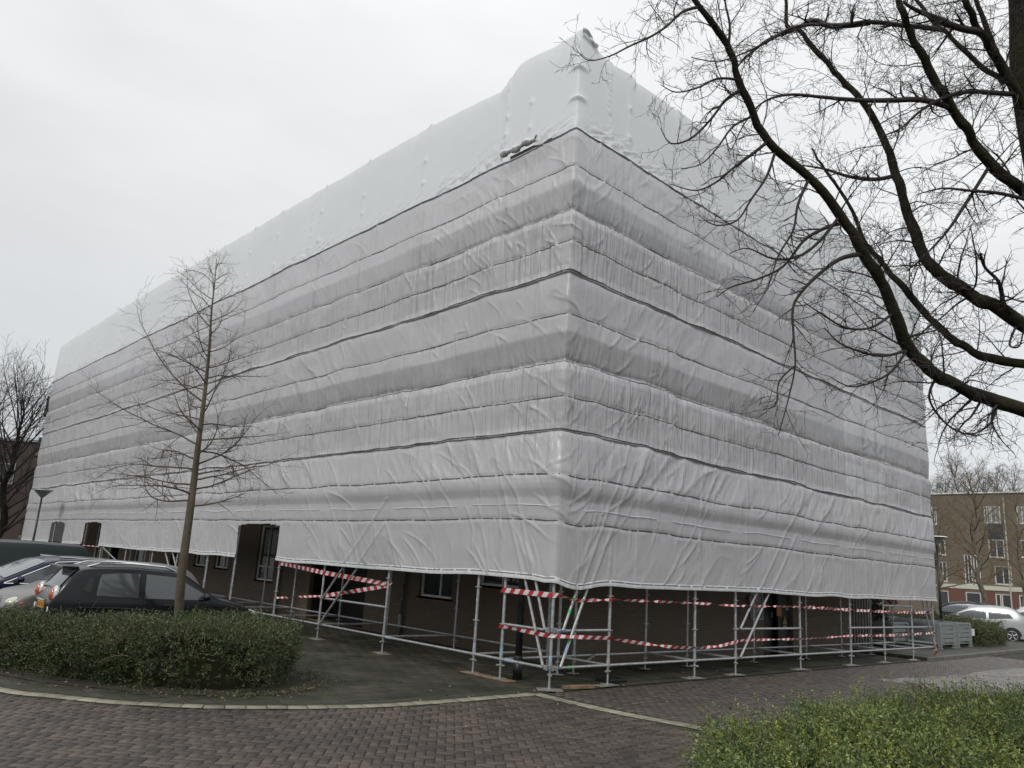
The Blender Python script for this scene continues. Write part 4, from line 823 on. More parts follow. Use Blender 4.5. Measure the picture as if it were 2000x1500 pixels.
# ---- shrubs at the lower right
BED = [(-3.9, -6.4), (-2.9, -4.7), (-1.7, -4.0), (-.2, -4.0), (1.2, -4.2), (2.4, -4.2), (3.6, -4.4), (5.2, -5.0), (6.6, -5.9), (7.4, -7.2), (6.5, -9.5), (2, -10), (-2, -9.5)]
sheet('planting_bed', BED, .008, MT['joint'])
S1 = [(-3.7, -6.4), (-2.8, -4.75), (-1.6, -4.1), (-.3, -4.05), (.5, -4.6), (.6, -6), (-.6, -7.4), (-2.4, -7.8)]
S2 = [(.1, -4.3), (1.2, -4.3), (2.3, -4.3), (3.3, -4.6), (3.8, -5.6), (3.2, -6.8), (1.6, -7.4), (.1, -6.8)]
S3 = [(2.9, -4.5), (3.8, -4.5), (5.2, -5.1), (6.6, -6.0), (7.2, -7.2), (6.2, -8.4), (4.2, -8), (3.1, -6.6)]
S4 = [(-1.2, -7.0), (1.0, -7.0), (3.2, -7.2), (4.5, -8.2), (3.5, -9.6), (0, -9.6), (-1.6, -8.6)]
hedge('spreading_shrub', S1, lambda x, y: .22+.14*np.clip((x+2.6)/2, 0, 1)+.13*vnoise(x*1.9, y*1.9, 3), 'low bright green shrub with yellow leaves nearest the middle of the picture', 'shrub', 5200, 1600, MT['leafshrub'], seed=21, k=10, ll=.042, lw=.020, shoot=.27, rnd=.6, lean=.85, spread=.8)
hedge('spreading_shrub', S2, lambda x, y: .44+.20*vnoise(x*1.7, y*1.7, 4), 'arching green shrub with loose brown-tipped shoots beside the side road', 'shrub', 6000, 1800, MT['leafshrub'], seed=22, k=11, ll=.040, lw=.017, shoot=.32, rnd=.5, lean=.8, spread=.7)
hedge('juniper_shrub', S3, lambda x, y: .50+.18*vnoise(x*1.5, y*1.5, 5), 'dark dense shrub behind the brighter ones at the right edge', 'shrub', 6500, 1800, MT['leafdark'], seed=23, k=11, ll=.034, lw=.010, shoot=.20, rnd=.5, lean=.6)
hedge('spreading_shrub', S4, lambda x, y: .45+.16*vnoise(x*1.7, y*1.7, 6), 'broad leaved light green shrub in the lower right corner', 'shrub', 5000, 1500, MT['leafshrub'], seed=24, k=7, ll=.055, lw=.032, shoot=.17, rnd=.5, lean=.7, spread=.9)
g = np.random.default_rng(31); roots = {o.name: o for o in col.objects if o.name.startswith('spreading_shrub')}
for rn, poly, n, hh in (('spreading_shrub', S1, 90, .40), ('spreading_shrub.001', S2, 40, .62), ('spreading_shrub.002', S4, 60, .5)):
    q = poly_area_pts(g, poly, n); P = np.column_stack([q, np.full(n, hh)+g.normal(0, .05, n)])-np.array(roots[rn].location); D = g.normal(0, .5, P.shape)+np.array([0, 0, .8])
    V, F = leaves(P, D, 9, .8, .034, .015, g, .2); tag(mesh('yellow_shoots', V, F, MT['leafyellow'], roots[rn]), kind='stuff')
for rn, poly, n, hh in (('spreading_shrub', S1, 16, .35), ('spreading_shrub.001', S2, 26, .5), ('spreading_shrub.002', S4, 12, .45)):
    q = poly_area_pts(g, poly, n); st = [wander(g, (p[0], p[1], hh-.05), (g.normal(0, .35), g.normal(0, .35), 1), g.uniform(.25, .5), 6, .10, 0, .0035, .0012) for p in q]
    V, F = tubes(st, 3); tag(mesh('tall_shoots', V-np.array(roots[rn].location), F, MT['stem'], roots[rn]), kind='stuff')
    Pp = np.concatenate([p[0][2:] for p in st])-np.array(roots[rn].location); V, F = leaves(Pp, g.normal(0, .6, Pp.shape)+np.array([0, 0, .5]), 4, .9, .03, .014, g, .05); mesh('shoot_leaves', V, F, MT['leafshrub'], roots[rn])
# ------------------------------------------------------------------ young street tree in the hedge
def young_tree():
    g = np.random.default_rng(44); D = 11.6
    base = gnd(341, 1292); T = [(341, 1292), (349, 1200), (355, 1120), (371, 1000), (380, 930), (387, 870), (395, 810), (403, 740), (409, 680), (413, 610), (419, 555), (423, 505)]
    dep = (M.T @ (base-CAM))[2]*-1; P = np.array([deep(x, y, dep*(1+.004*math.sin(i*2))) for i, (x, y) in enumerate(T)])
    tr = curve(P, [.085, .078, .072, .062, .054, .046, .037, .030, .022, .015, .009, .004], 5)
    root = empty('young_tree', tuple(base), 'slender bare young tree standing in the hedge before the wrapped left front', 'tree')
    bend_tree(root, 'trunk', [tr], MT['bark2'], 10); pr = []; N1 = 46; Pk, rk = tr
    rt = M[:, 0].copy(); rt[2] = 0; rt /= np.linalg.norm(rt); fw = -M[:, 2].copy(); fw[2] = 0; fw /= np.linalg.norm(fw)
    for i in range(N1):
        t = .285+.70*(i/N1)**1.05; f = t*(len(Pk)-1); a = min(int(f), len(Pk)-2); p = Pk[a]+(Pk[a+1]-Pk[a])*(f-a); h = (t-.285)/.715
        th = i*2.399+g.normal(0, .3); hd = rt*math.cos(th)*1.2+fw*math.sin(th)*.7; L = (2.35*(1-h)**1.05+.35)*g.uniform(.65, 1.1); el = .05+.85*h**1.2+g.normal(0, .16)
        L *= (1.08 if hd @ rt < 0 else .74)*(.72+.28*min(1, h*6)); d = hd+np.array([0, 0, el]); r0 = .014*(1-h)+.005
        pr.append(wander(g, p, d, L, 12, .13, .02 if h > .25 else -.012, r0, .0022))
    sec = []; ter = []
    for q in pr:
        L = np.linalg.norm(q[0][-1]-q[0][0]); k = int(4+L*6.5); sec += children(g, q, k, .14, .98, (48, 14), lambda t, L=L: (.16+.32*L*(1-t*.6)), .15, .0, .55, 7, flat=.35, rmin=.0020)
    for q in sec:
        L = np.linalg.norm(q[0][-1]-q[0][0]); k = int(1+L*7); ter += children(g, q, k, .2, .95, (45, 14), lambda t, L=L: .07+.30*L, .12, .01, .7, 4, flat=.3, rmin=.0018)
    for i, q in enumerate(pr): bend_tree(root, 'branch', [q], MT['twig2'], 6)
    bend_tree(root, 'twigs', sec+ter, MT['twig2'], 4)
young_tree()
# ------------------------------------------------------------------ big tree at the right
def big_tree():
    g = np.random.default_rng(77)
    base = deep(2150, 1100, 7.6); base = np.array([base[0], base[1], 0.])
    root = empty('old_tree', tuple(base), 'large dark bare tree at the right edge with long arching limbs over the picture', 'tree')
    up = np.array([0, 0, 1.]); Pt = [base, base+up*1.2, deep(2120, 760, 7.6), deep(2095, 600, 7.6), deep(2065, 450, 7.6), deep(2035, 310, 7.6), deep(2012, 150, 7.65), deep(2004, 0, 7.7), deep(1984, -160, 7.8), deep(1975, -330, 8.), deep(1950, -520, 8.3)]
    tr = curve(Pt, [.34, .31, .26, .24, .20, .16, .17, .15, .12, .08, .04], 6); bend_tree(root, 'trunk', [tr], MT['bark'], 16)
    limbs = [
     ([(2110, 860), (2000, 801), (1940, 782), (1890, 762), (1840, 738), (1800, 708), (1764, 660), (1734, 576), (1698, 510), (1644, 420), (1584, 348), (1500, 276), (1458, 192), (1428, 108), (1404, 60), (1356, 0), (1300, -70), (1230, -130)], 7.5, 6.3, [.135, .13, .115, .105, .10, .085, .07, .060, .05, .038, .025]),
     ([(2100, 735), (2000, 711), (1950, 703), (1908, 690), (1870, 668), (1836, 642), (1776, 576), (1734, 528), (1712, 498), (1690, 470), (1660, 400), (1610, 330), (1585, 290)], 7.6, 8.3, [.09, .085, .08, .07, .06, .05, .04, .025, .012]),
     ([(2090, 690), (2000, 636), (1950, 600), (1908, 582), (1862, 552), (1818, 520), (1794, 474), (1770, 408), (1752, 342), (1728, 270), (1686, 198), (1644, 156), (1608, 114), (1560, 60), (1538, 48), (1535, -20), (1520, -100)], 7.4, 8.4, [.135, .13, .125, .11, .095, .08, .065, .055, .045, .03, .018]),
     ([(2025, 400), (1985, 362), (1945, 330), (1905, 280), (1880, 240), (1845, 190), (1812, 130), (1780, 70), (1760, 10), (1745, -80), (1720, -200)], 7.6, 7.0, [.11, .10, .09, .08, .07, .06, .045, .025]),
     ([(2015, 235), (1981, 173), (1955, 125), (1935, 93), (1912, 60), (1896, 25), (1884, -10), (1862, -120)], 7.6, 7.2, [.11, .09, .075, .06, .05, .03]),
     ([(1952, 122), (1938, 85), (1925, 45), (1908, 0), (1885, -70)], 7.5, 7.7, [.05, .045, .04, .03, .02]),
     ([(1960, 160), (1947, 149), (1915, 128), (1867, 80), (1835, 53), (1792, 5), (1740, -70)], 7.5, 8.2, [.05, .045, .04, .035, .028, .015]),
    ]
    subs = [
     ([(1850, 222), (1820, 205), (1787, 197), (1740, 196), (1690, 196), (1640, 193), (1600, 189), (1540, 185), (1490, 200), (1455, 240), (1430, 290)], 7.3, 6.9, [.03, .024, .018, .010, .004]),
     ([(1960, 200), (1925, 190), (1890, 183), (1850, 188), (1800, 215), (1760, 250), (1725, 265)], 7.5, 7.0, [.026, .02, .014, .006]),
     ([(1903, 72), (1865, 60), (1830, 40), (1790, 20), (1765, 5)], 7.3, 7.0, [.035, .03, .022, .012]),
     ([(1840, 60), (1800, 54), (1760, 50), (1700, 43), (1640, 50), (1590, 48), (1545, 55), (1500, 80), (1450, 105), (1400, 120), (1350, 112)], 7.6, 6.9, [.026, .022, .018, .013, .007, .004]),
     ([(1700, -10), (1660, 15), (1620, 33), (1590, 40), (1550, 58), (1500, 78), (1460, 110), (1440, 130)], 7.9, 7.4, [.03, .027, .022, .014, .006]),
     ([(1678, 496), (1636, 506), (1591, 541), (1559, 579), (1548, 608), (1550, 656), (1553, 714), (1540, 778), (1521, 848)], 6.9, 6.4, [.024, .019, .015, .013, .011, .009, .007, .004]),
     ([(1553, 714), (1522, 745), (1515, 790), (1490, 800)], 6.5, 6.3, [.009, .007, .005, .003]),
     ([(1690, 415), (1660, 425), (1620, 440), (1570, 470), (1530, 520), (1480, 545), (1430, 560), (1400, 580)], 7.0, 6.6, [.020, .016, .010, .005]),
     ([(1752, 342), (1710, 350), (1660, 345), (1610, 330), (1560, 322)], 7.9, 8.2, [.022, .02, .014, .006]),
     ([(1500, 276), (1470, 300), (1430, 330), (1400, 355), (1360, 372), (1310, 360)], 6.8, 6.4, [.018, .012, .008, .003]),
     ([(1455, 180), (1420, 200), (1390, 235), (1350, 270), (1310, 280), (1290, 250)], 6.7, 6.3, [.018, .012, .008, .003]),
     ([(1362, 8), (1330, 20), (1300, 50), (1270, 72), (1230, 90), (1190, 110), (1150, 118), (1128, 100)], 6.3, 6.0, [.014, .011, .008, .005, .0025]),
     ([(1640, 420), (1600, 470), (1560, 500), (1510, 505), (1460, 485), (1425, 495)], 7.0, 6.6, [.018, .014, .010, .006, .003]),
     ([(1745, 610), (1700, 640), (1650, 640), (1600, 610), (1570, 590)], 6.9, 6.5, [.014, .011, .008, .004]),
     ([(1770, 690), (1720, 700), (1680, 690), (1640, 670), (1610, 640)], 6.8, 6.5, [.016, .012, .008, .004]),
     ([(1770, 690), (1740, 730), (1700, 750), (1660, 755), (1620, 735)], 6.8, 6.6, [.014, .010, .007, .003]),
     ([(1830, 735), (1815, 780), (1850, 830), (1900, 850), (1950, 840)], 7.2, 7.3, [.014, .010, .007, .004]),
     ([(1950, 790), (1935, 830), (1900, 850), (1880, 840)], 7.2, 7.0, [.014, .010, .007, .003]),
     ([(1590, 350), (1560, 400), (1550, 450), (1520, 500), (1500, 560), (1470, 610)], 6.8, 6.5, [.016, .012, .009, .006, .003]),
     ([(1520, 300), (1500, 350), (1470, 390), (1440, 430), (1400, 440), (1370, 425)], 6.6, 6.4, [.013, .010, .007, .003]),
     ([(1470, 230), (1430, 250), (1400, 290), (1370, 320), (1330, 330)], 6.6, 6.3, [.012, .009, .006, .003]),
     ([(1440, 150), (1400, 150), (1360, 170), (1320, 180), (1290, 165)], 6.5, 6.2, [.012, .009, .006, .003]),
     ([(1420, 95), (1424, 50), (1415, 0), (1412, -60)], 6.4, 6.5, [.014, .011, .008, .004]),
     ([(1865, 380), (1850, 430), (1830, 470), (1800, 505), (1770, 530)], 7.3, 7.6, [.020, .015, .01, .004]),
     ([(2010, 450), (1990, 410), (1940, 385), (1890, 372), (1840, 368), (1790, 380)], 7.3, 7.5, [.022, .019, .015, .010, .004]),
     ([(1985, 575), (1965, 540), (1930, 515), (1915, 495)], 7.3, 7.2, [.022, .018, .014, .012]),
     ([(1860, 560), (1900, 570), (1908, 520), (1895, 440)], 7.3, 7.1, [.01, .01, .008, .004]),
     ([(1970, 640), (1960, 680), (1985, 680), (2000, 640)], 7.3, 7.2, [.012, .01, .008, .006]),
    ]
    L1, L2 = [], []
    for pts, d0, d1, rr in limbs:
        n = len(pts); P = [deep(x, y, d0+(d1-d0)*(i/(n-1))) for i, (x, y) in enumerate(pts)]; c = curve(P, [v*.48+.004 for v in rr], 5)
        c = (c[0]+np.stack([.012*vnoise(np.arange(len(c[0]))*.7, q, 5) for q in range(3)], 1), c[1]*(1+.10*vnoise(np.arange(len(c[0]))*.6, d0, 9))); L1.append(c); bend_tree(root, 'limb', [c], MT['bark'], 10)
    for pts, d0, d1, rr in subs:
        n = len(pts); P = [deep(x, y, d0+(d1-d0)*(i/(n-1))) for i, (x, y) in enumerate(pts)]; A = np.concatenate([q[0] for q in L1+L2]+[tr[0]]); ds_ = np.linalg.norm(A-P[0], axis=1)
        vd = (P[0]-CAM)/np.linalg.norm(P[0]-CAM); off_ = A-CAM; perp = np.linalg.norm(off_-(off_ @ vd)[:, None]*vd, axis=1); k_ = np.argmin(perp+.25*ds_)
        sh_ = A[k_]-P[0]; P = [A[k_]]+[p_+sh_*max(0, 1-(i_+1)/3)*np.abs(vd @ sh_)/(np.linalg.norm(sh_)+1e-6) for i_, p_ in enumerate(P[1:])]; c = curve(P, rr, 5); L2.append(c)
    for i, q in enumerate(L1):
        num = [44, 20, 36, 26, 15, 9, 15][i]; L2 += children(g, q, num, .08, .99, (58, 18), lambda t: .72, .16, -.012, .20, 10, rmin=.003, flat=.15)
    L2 += children(g, tr, 16, .35, .95, (60, 15), lambda t: .9, .1, 0, .07, 9, rmin=.004)
    big = L2[:18]; L3 = []
    for q in L2: 
        L = np.linalg.norm(np.diff(q[0], axis=0), axis=1).sum(); L3 += children(g, q, int(3+L*8.5), .10, 1., (52, 20), lambda t: .34, .20, -.005, .55, 8, rmin=.0021)
    L4 = []
    for q in L3:
        L = np.linalg.norm(np.diff(q[0], axis=0), axis=1).sum(); L4 += children(g, q, int(2+L*11), .15, 1., (50, 20), lambda t: .12, .2, .015, .8, 4, rmin=.0017)
    L5 = children_many(g, L4)
    for q in L2[:40]: bend_tree(root, 'branch', [q], MT['twig'], 6)
    bend_tree(root, 'small_branches', L2[40:]+L3, MT['twig'], 4); bend_tree(root, 'twigs', L4+L5, MT['twig'], 3)
def children_many(g, L):
    out = []
    for q in L:
        if g.random() < .55: out += children(g, q, 1, .4, .9, (45, 15), lambda t: .05, .1, .02, .9, 2, rmin=.002)
    return out
big_tree()
# ------------------------------------------------------------------ background trees
def bg_tree(base, h, cr, label, tm, wm, seed, rt=.13, clear=.25, nb=40, up=.5, dens=1., tw=.012, lean=0., droop=.0, group=None):
    g = np.random.default_rng(seed); base = np.array(base, float); root = empty('bare_tree', tuple(base), label, 'tree', group)
    n = 12; P = np.array([base+np.array([lean*i/n+.12*g.normal()*(i > 1), .12*g.normal()*(i > 1), h*.96*i/n]) for i in range(n+1)]); tr = curve(P, [rt, rt*.8, rt*.5, rt*.15], 3)
    bend_tree(root, 'trunk', [tr], tm, 8); pr = []
    for i in range(nb):
        t = clear+(.97-clear)*(i/nb); f = t*(len(tr[0])-1); a = min(int(f), len(tr[0])-2); p = tr[0][a]; hh = (t-clear)/(1-clear); th = i*2.4+g.normal(0, .3)
        L = cr*(math.sin(math.pi*min(1, .28+.72*hh))**.7+.18)*g.uniform(.7, 1.15); pr.append(wander(g, p, (math.cos(th), math.sin(th), up+.9*hh), L, 7, .09, .04-droop, rt*.32*(1-.6*hh), tw*.6))
    sec = []
    for q in pr: sec += children(g, q, int(7*dens), .2, 1., (40, 14), lambda t: cr*.33, .1, .02-droop*1.6, .5, 5, rmin=tw*.5)
    ter = []
    for q in sec: ter += children(g, q, int(4*dens), .15, 1., (40, 14), lambda t: cr*.14, .1, .02-droop*2, .7, 3, rmin=tw*.42)
    bend_tree(root, 'branches', pr, wm, 5); bend_tree(root, 'twigs', sec+ter, wm, 3)
    return root
def far(x, D):
    p = deep(x, 1000, D); return (p[0], p[1], 0.)
bg_tree(far(5, 42), 9.7, 4.6, 'broad bare tree with upright twigs beyond the vans at the left edge', MT['bark'], MT['twig'], 101, rt=.22, clear=.2, nb=46, up=.9, dens=1.4, tw=.016)
bg_tree(far(-90, 40), 9.4, 4.2, 'bare tree half out of the picture at the far left', MT['bark'], MT['twig'], 102, rt=.2, clear=.25, nb=36, up=.9, tw=.016)
bg_tree(far(1905, 49), 10.0, 2.9, 'pale trunked street tree in front of the brown brick flats behind the silver car', MT['barkbg'], MT['twigbg'], 103, rt=.17, clear=.28, nb=40, up=.25, dens=1.3, tw=.014)
bg_tree(far(1985, 56), 9.5, 2.8, 'olive twigged street tree at the right edge before the brick flats', MT['barkbg'], MT['twigbg'], 104, rt=.15, clear=.3, nb=36, up=.3, dens=1.2, tw=.015)
bg_tree(far(1822, 46), 7.0, 2.6, 'spreading street tree close to the scaffold end behind the lamp post', MT['barkbg'], MT['twigbg'], 105, rt=.14, clear=.3, nb=34, up=.25, dens=1.2, tw=.013)
for i, (x, D, h, cr) in enumerate([(1815, 95, 15.5, 3.4), (1850, 98, 17, 3.4), (1872, 92, 18.8, 3.2), (1925, 98, 17, 3.6), (1952, 93, 17.4, 3.4), (1985, 100, 19, 3.5), (2030, 95, 18.5, 3.6)]):
    bg_tree(far(x, D), h, cr, ['first', 'second', 'third and tallest', 'fourth', 'fifth', 'sixth', 'seventh'][i]+' bare birch above the flat roof, counted from the left', MT['barkbg'], MT['twigbirch'], 120+i, rt=.2, clear=.35, nb=44, up=.9, dens=1.5, tw=.02, droop=.05, group='birches behind the brick flats')
# ------------------------------------------------------------------ brown brick flats at the right
FX = 70.; flats = empty('brick_flats', (FX, 14, 0), 'brown brick four storey flats beyond the cars at the right', 'building')
def fy(px, py=1100):   # y on the facade plane seen at this pixel
    d = ray(px, py); t = (FX-CAM[0])/d[0]; return (CAM+t*d)[1]
wins = [(1805, 1822, 8.6, 10.3), (1822.5, 1832.5, 8.3, 10.0), (1926, 1938, 8.45, 9.95), (1938.5, 1958, 8.45, 9.95), (1930, 1961, 5.4, 7.0), (1824, 1846, 5.5, 6.9), (1830, 1846, 3.1, 4.9), (1880, 1895, 2.95, 5.6), (1898, 1911, 2.95, 5.6), (1938, 1971, 3.1, 4.7), (1990, 2012, 8.4, 9.9), (1992, 2014, 5.5, 7.0), (1996, 2020, 3.1, 4.7)]
holes = []
for x0, x1, z0, z1 in wins:
    ya, yb = fy(x1, 1060), fy(x0, 1060); holes.append((ya, yb, z0, z1))
gw = [(1834, 1853, .25, 2.3), (1886, 1916, .25, 2.3), (1944, 1955, .25, 2.3), (1956, 1975, .05, 2.3), (1990, 2010, .25, 2.3)]
gh = [(fy(x1, 1165), fy(x0, 1165), z0, z1) for x0, x1, z0, z1 in gw]
wall_with_holes('wall', MT['brickR'], flats, 'X', FX, -20, 45, 2.95, 11.1, holes, 1, .12)
wall_with_holes('ground_floor_wall', MT['brickR'], flats, 'X', FX+.02, -20, 45, 0, 2.55, gh, 1, .1)
MB().box((-.01, -1.5, 2.75), (.12, 65, .38)).build('concrete_band', mat('cream_band', (.5, .48, .4), .7), flats)
MB().box((.1, -1.5, 11.15), (.5, 65, .12)).build('roof_trim', mat('pale_trim', (.62, .63, .62), .6), flats)
b = MB(); b.box((6.3, -1.5, 5.5), (12, 64.9, 10.9)); b.build('rear_block', mat('flat_dark', (.03, .028, .025), .9), flats)
lf = mat('flat_frame', (.55, .54, .5), .6); fg = mat('flat_pane', (.06, .065, .07), .12, spec=.8); fgl = mat('curtained_pane', (.22, .23, .23), .4)
for i, h in enumerate(holes): window(flats, 'X', FX, *h, 1, mull=(.5,), fw=.09, fm=lf, gm=fgl if i in (3, 10) else fg, sill=True, depth=.06)
for h in gh: window(flats, 'X', FX+.02, *h, 1, mull=(), fw=.09, fm=lf, gm=fg, sill=False, depth=.05)
for x0, x1 in ((1853.5, 1885), (1917, 1943), (1976, 1989)):
    ya, yb = fy(x1, 1165), fy(x0, 1165); MB().box((-.02, (ya+yb)/2-14, 1.28), (.05, yb-ya, 2.5)).build('panel', MT['panel'], flats)
MB().box((-.03, (fy(1932, 1050)+fy(1960, 1050))/2-14, 7.7), (.06, fy(1932, 1050)-fy(1960, 1050), 1.3)).build('dark_panel', mat('navy_panel', (.03, .035, .05), .4), flats)
MB().tube((-.1, fy(1966, 1050)-14, .1), (-.1, fy(1966, 1050)-14, 10.8), .07, 8).build('downpipe', mat('pale_pipe', (.4, .38, .32), .6), flats)
# ------------------------------------------------------------------ dark brick building at the left edge
lb = empty('brick_block', (-9, 60, 0), 'dark red brick block seen in the gap at the left edge', 'building')
p0 = deep(-60, 1000, 56); p1 = deep(78, 1000, 56)
bx = (p0[0]+p1[0])/2; by = (p0[1]+p1[1])/2; an = math.atan2(p1[1]-p0[1], p1[0]-p0[0]); lb.location = (bx, by, 0); lb.rotation_euler = (0, 0, an)
MB().box((-4, 5, 4.3), (14.5, 10, 8.6)).build('wall', MT['brickL'], lb)
MB().box((-4, 5, 8.68), (14.8, 10.3, .16)).build('roof_trim', MT['steel2'], lb)
for i, (x, z) in enumerate(((-3.5, 6.2), (-.5, 6.2), (-3.5, 3.4), (-.5, 3.4), (-3.5, .9), (-.5, .9))):
    f = MB(); f.box((x, -.03, z), (1.3, .06, 1.5)); w_ = f.build('window', MT['steel2'], lb); MB().box((x, -.065, z), (1.16, .02, 1.36)).build('pane', fg, w_)
tw_ = empty('balcony_tower', (0, 0, 0), 'taller brick block with dark stacked balconies right beside the far end of the net', 'building')
q = deep(74, 1000, 52); tw_.location = (q[0], q[1], 0); tw_.rotation_euler = (0, 0, R(78))
MB().box((3.2, -2.2, 6.3), (6.4, 5., 12.6)).build('wall', MT['brickL'], tw_)
for z in (1.8, 4.4, 7.2, 10.0):
    s_ = MB().box((-.4, -.4, z), (1.6, 2.4, .22)).build('balcony_slab', mat('slab_grey', (.16, .15, .13), .8), tw_)
    b = MB(); b.box((-1.15, -.4, z+.62), (.05, 2.3, 1.0)); b.box((-.4, .75, z+.62), (1.5, .05, 1.0)); b.box((-.4, -1.55, z+.62), (1.5, .05, 1.0)); b.build('railing', mat('dark_rail', (.03, .035, .04), .5), s_)
# ------------------------------------------------------------------ lamp posts and the black post under the net
def lamp(pos, h, label, flat=False):
    r = empty('street_lamp', pos, label, 'street lamp'); MB().tube((0, 0, 0), (0, 0, h-.35), .055, 12, r2=.038).build('pole', MT['black'], r, smooth=True)
    MB().tube((0, 0, 0), (0, 0, 1.0), .085, 12).build('base', MT['black'], r, smooth=True)
    if flat:
        MB().tube((0, 0, h-.03), (0, 0, h), .42, 24, r2=.36).build('cover', MT['winframe'], r); MB().tube((0, 0, h-.32), (0, 0, h-.04), .07, 12, r2=.30).build('diffuser', mat('lamp_grey', (.25, .27, .27), .3), r)
    else:
        MB().tube((0, 0, h-.36), (0, 0, h-.05), .06, 20, r2=.36).build('diffuser', mat('lamp_smoke', (.16, .17, .18), .3), r, smooth=False); MB().tube((0, 0, h-.048), (0, 0, h), .40, 20, r2=.37).build('cover', MT['steel2'], r)
p = deep(58, 1090, 34); lamp((p[0], p[1], 0), 3.95, 'dark lamp post with a funnel shaped head by the far end of the net')
p = deep(1833, 1120, 30); lamp((p[0], p[1], 0), 4.1, 'black lamp post with a flat pale disc beside the right end of the net', True)
r = empty('black_post', (.36, 1.12, 0), 'thick black post standing inside the scaffold just left of the corner', 'post')
MB().tube((0, 0, 0), (0, 0, .36), .085, 14).build('base', MT['black'], r, smooth=True); MB().tube((0, 0, .36), (0, 0, 3.2), .062, 14, r2=.055).build('pole', MT['black'], r, smooth=True); MB().tube((0, 0, .34), (0, 0, .40), .09, 14, r2=.065).build('collar', MT['black'], r, smooth=True)
# ------------------------------------------------------------------ steel stillages and greenery at the right end
def crate(x0, x1, y0, L, h, label):
    r = empty('steel_crate', ((x0+x1)/2, y0+L/2, .10), label, 'crate', 'steel crates behind the scaffold end'); w_ = x1-x0; z0 = .12
    for i, (cx, cy, sx, sy) in enumerate(((0, -L/2, w_, .03), (0, L/2, w_, .03), (-w_/2, 0, .03, L), (w_/2, 0, .03, L))):
        b = MB(); n = 4
        for k in range(n):
            zz = z0+.06+(h-z0-.1)*(k+.5)/n; hh = (h-z0-.1)/n; b.box((cx, cy, zz), (sx if sx > .1 else sx, sy, hh*.62)); b.box((cx, cy, zz+hh*.4), (sx*(1 if sx > .1 else .45), sy*(1 if sy > .1 else .45), hh*.2))
        b.build('side_panel', MT['crate'], r)
    for sx in (-1, 1):
        for sy in (-1, 1): 
            MB().box((sx*(w_/2), sy*(L/2), h/2+.02), (.11, .11, h-.06), bev=.008).build('corner_post', MT['crate'], r); MB().box((sx*(w_/2), sy*(L/2), .02), (.14, .14, .04)).build('foot', MT['crate'], r)
    b = MB()
    for c, s in (((0, -L/2, h), (w_+.12, .06, .05)), ((0, L/2, h), (w_+.12, .06, .05)), ((-w_/2, 0, h), (.056, L-.07, .046)), ((w_/2, 0, h), (.056, L-.07, .046))): b.box(c, s)
    b.build('top_rim', MT['crate'], r); MB().box((0, 0, .14), (w_, L, .03)).build('floor', MT['crate'], r)
    return r
crate(20.15, 21.5, .95, 2.6, .80, 'galvanised steel crate nearest the scaffold end'); crate(22.15, 23.5, 1.05, 2.6, .82, 'galvanised steel crate with a white tag, on the right of the other')
crate(18.0, 19.3, 1.7, 2.4, .78, 'galvanised steel crate half hidden behind the last scaffold bays')
tag(MB().box((23.62, .98, .62), (.02, .12, .25)).build('paper_tag', MT['white']), 'small white paper tag hanging on the right hand steel crate', 'tag')
G = [(24.0, .9), (27.5, 1.1), (28.6, 1.9), (28.2, 3.2), (25, 5.6), (21, 6.6), (18.5, 6.4), (19, 4.2), (22.5, 4.0), (23.7, 3.2)]
hedge('hedge', G, lambda x, y: .85+.12*vnoise(x, y, 3), 'bushy green hedge behind the steel crates', 'hedge', 4500, 4500, MT['leafdark'], seed=51, k=8, ll=.08, lw=.024, shoot=.25)
G2 = [(17.6, 2.6), (20.0, 2.8), (20.6, 3.8), (17.8, 4.2)]
hedge('ivy_bush', G2, lambda x, y: 2.5+.1*vnoise(x*2, y*2, 3), 'tall dark ivy mass behind the last scaffold bays', 'bush', 1200, 4200, mat('ivy_leaf', (.022, .035, .016), .5, island=.5), seed=52, k=7, ll=.09, lw=.06, shoot=.2)
tag(MB().tube((19.7, 2.45, .1), (19.9, 2.5, 1.9), .03, 6).build('stake', MT['stem']), 'thin stake leaning in the dark ivy', 'stake')
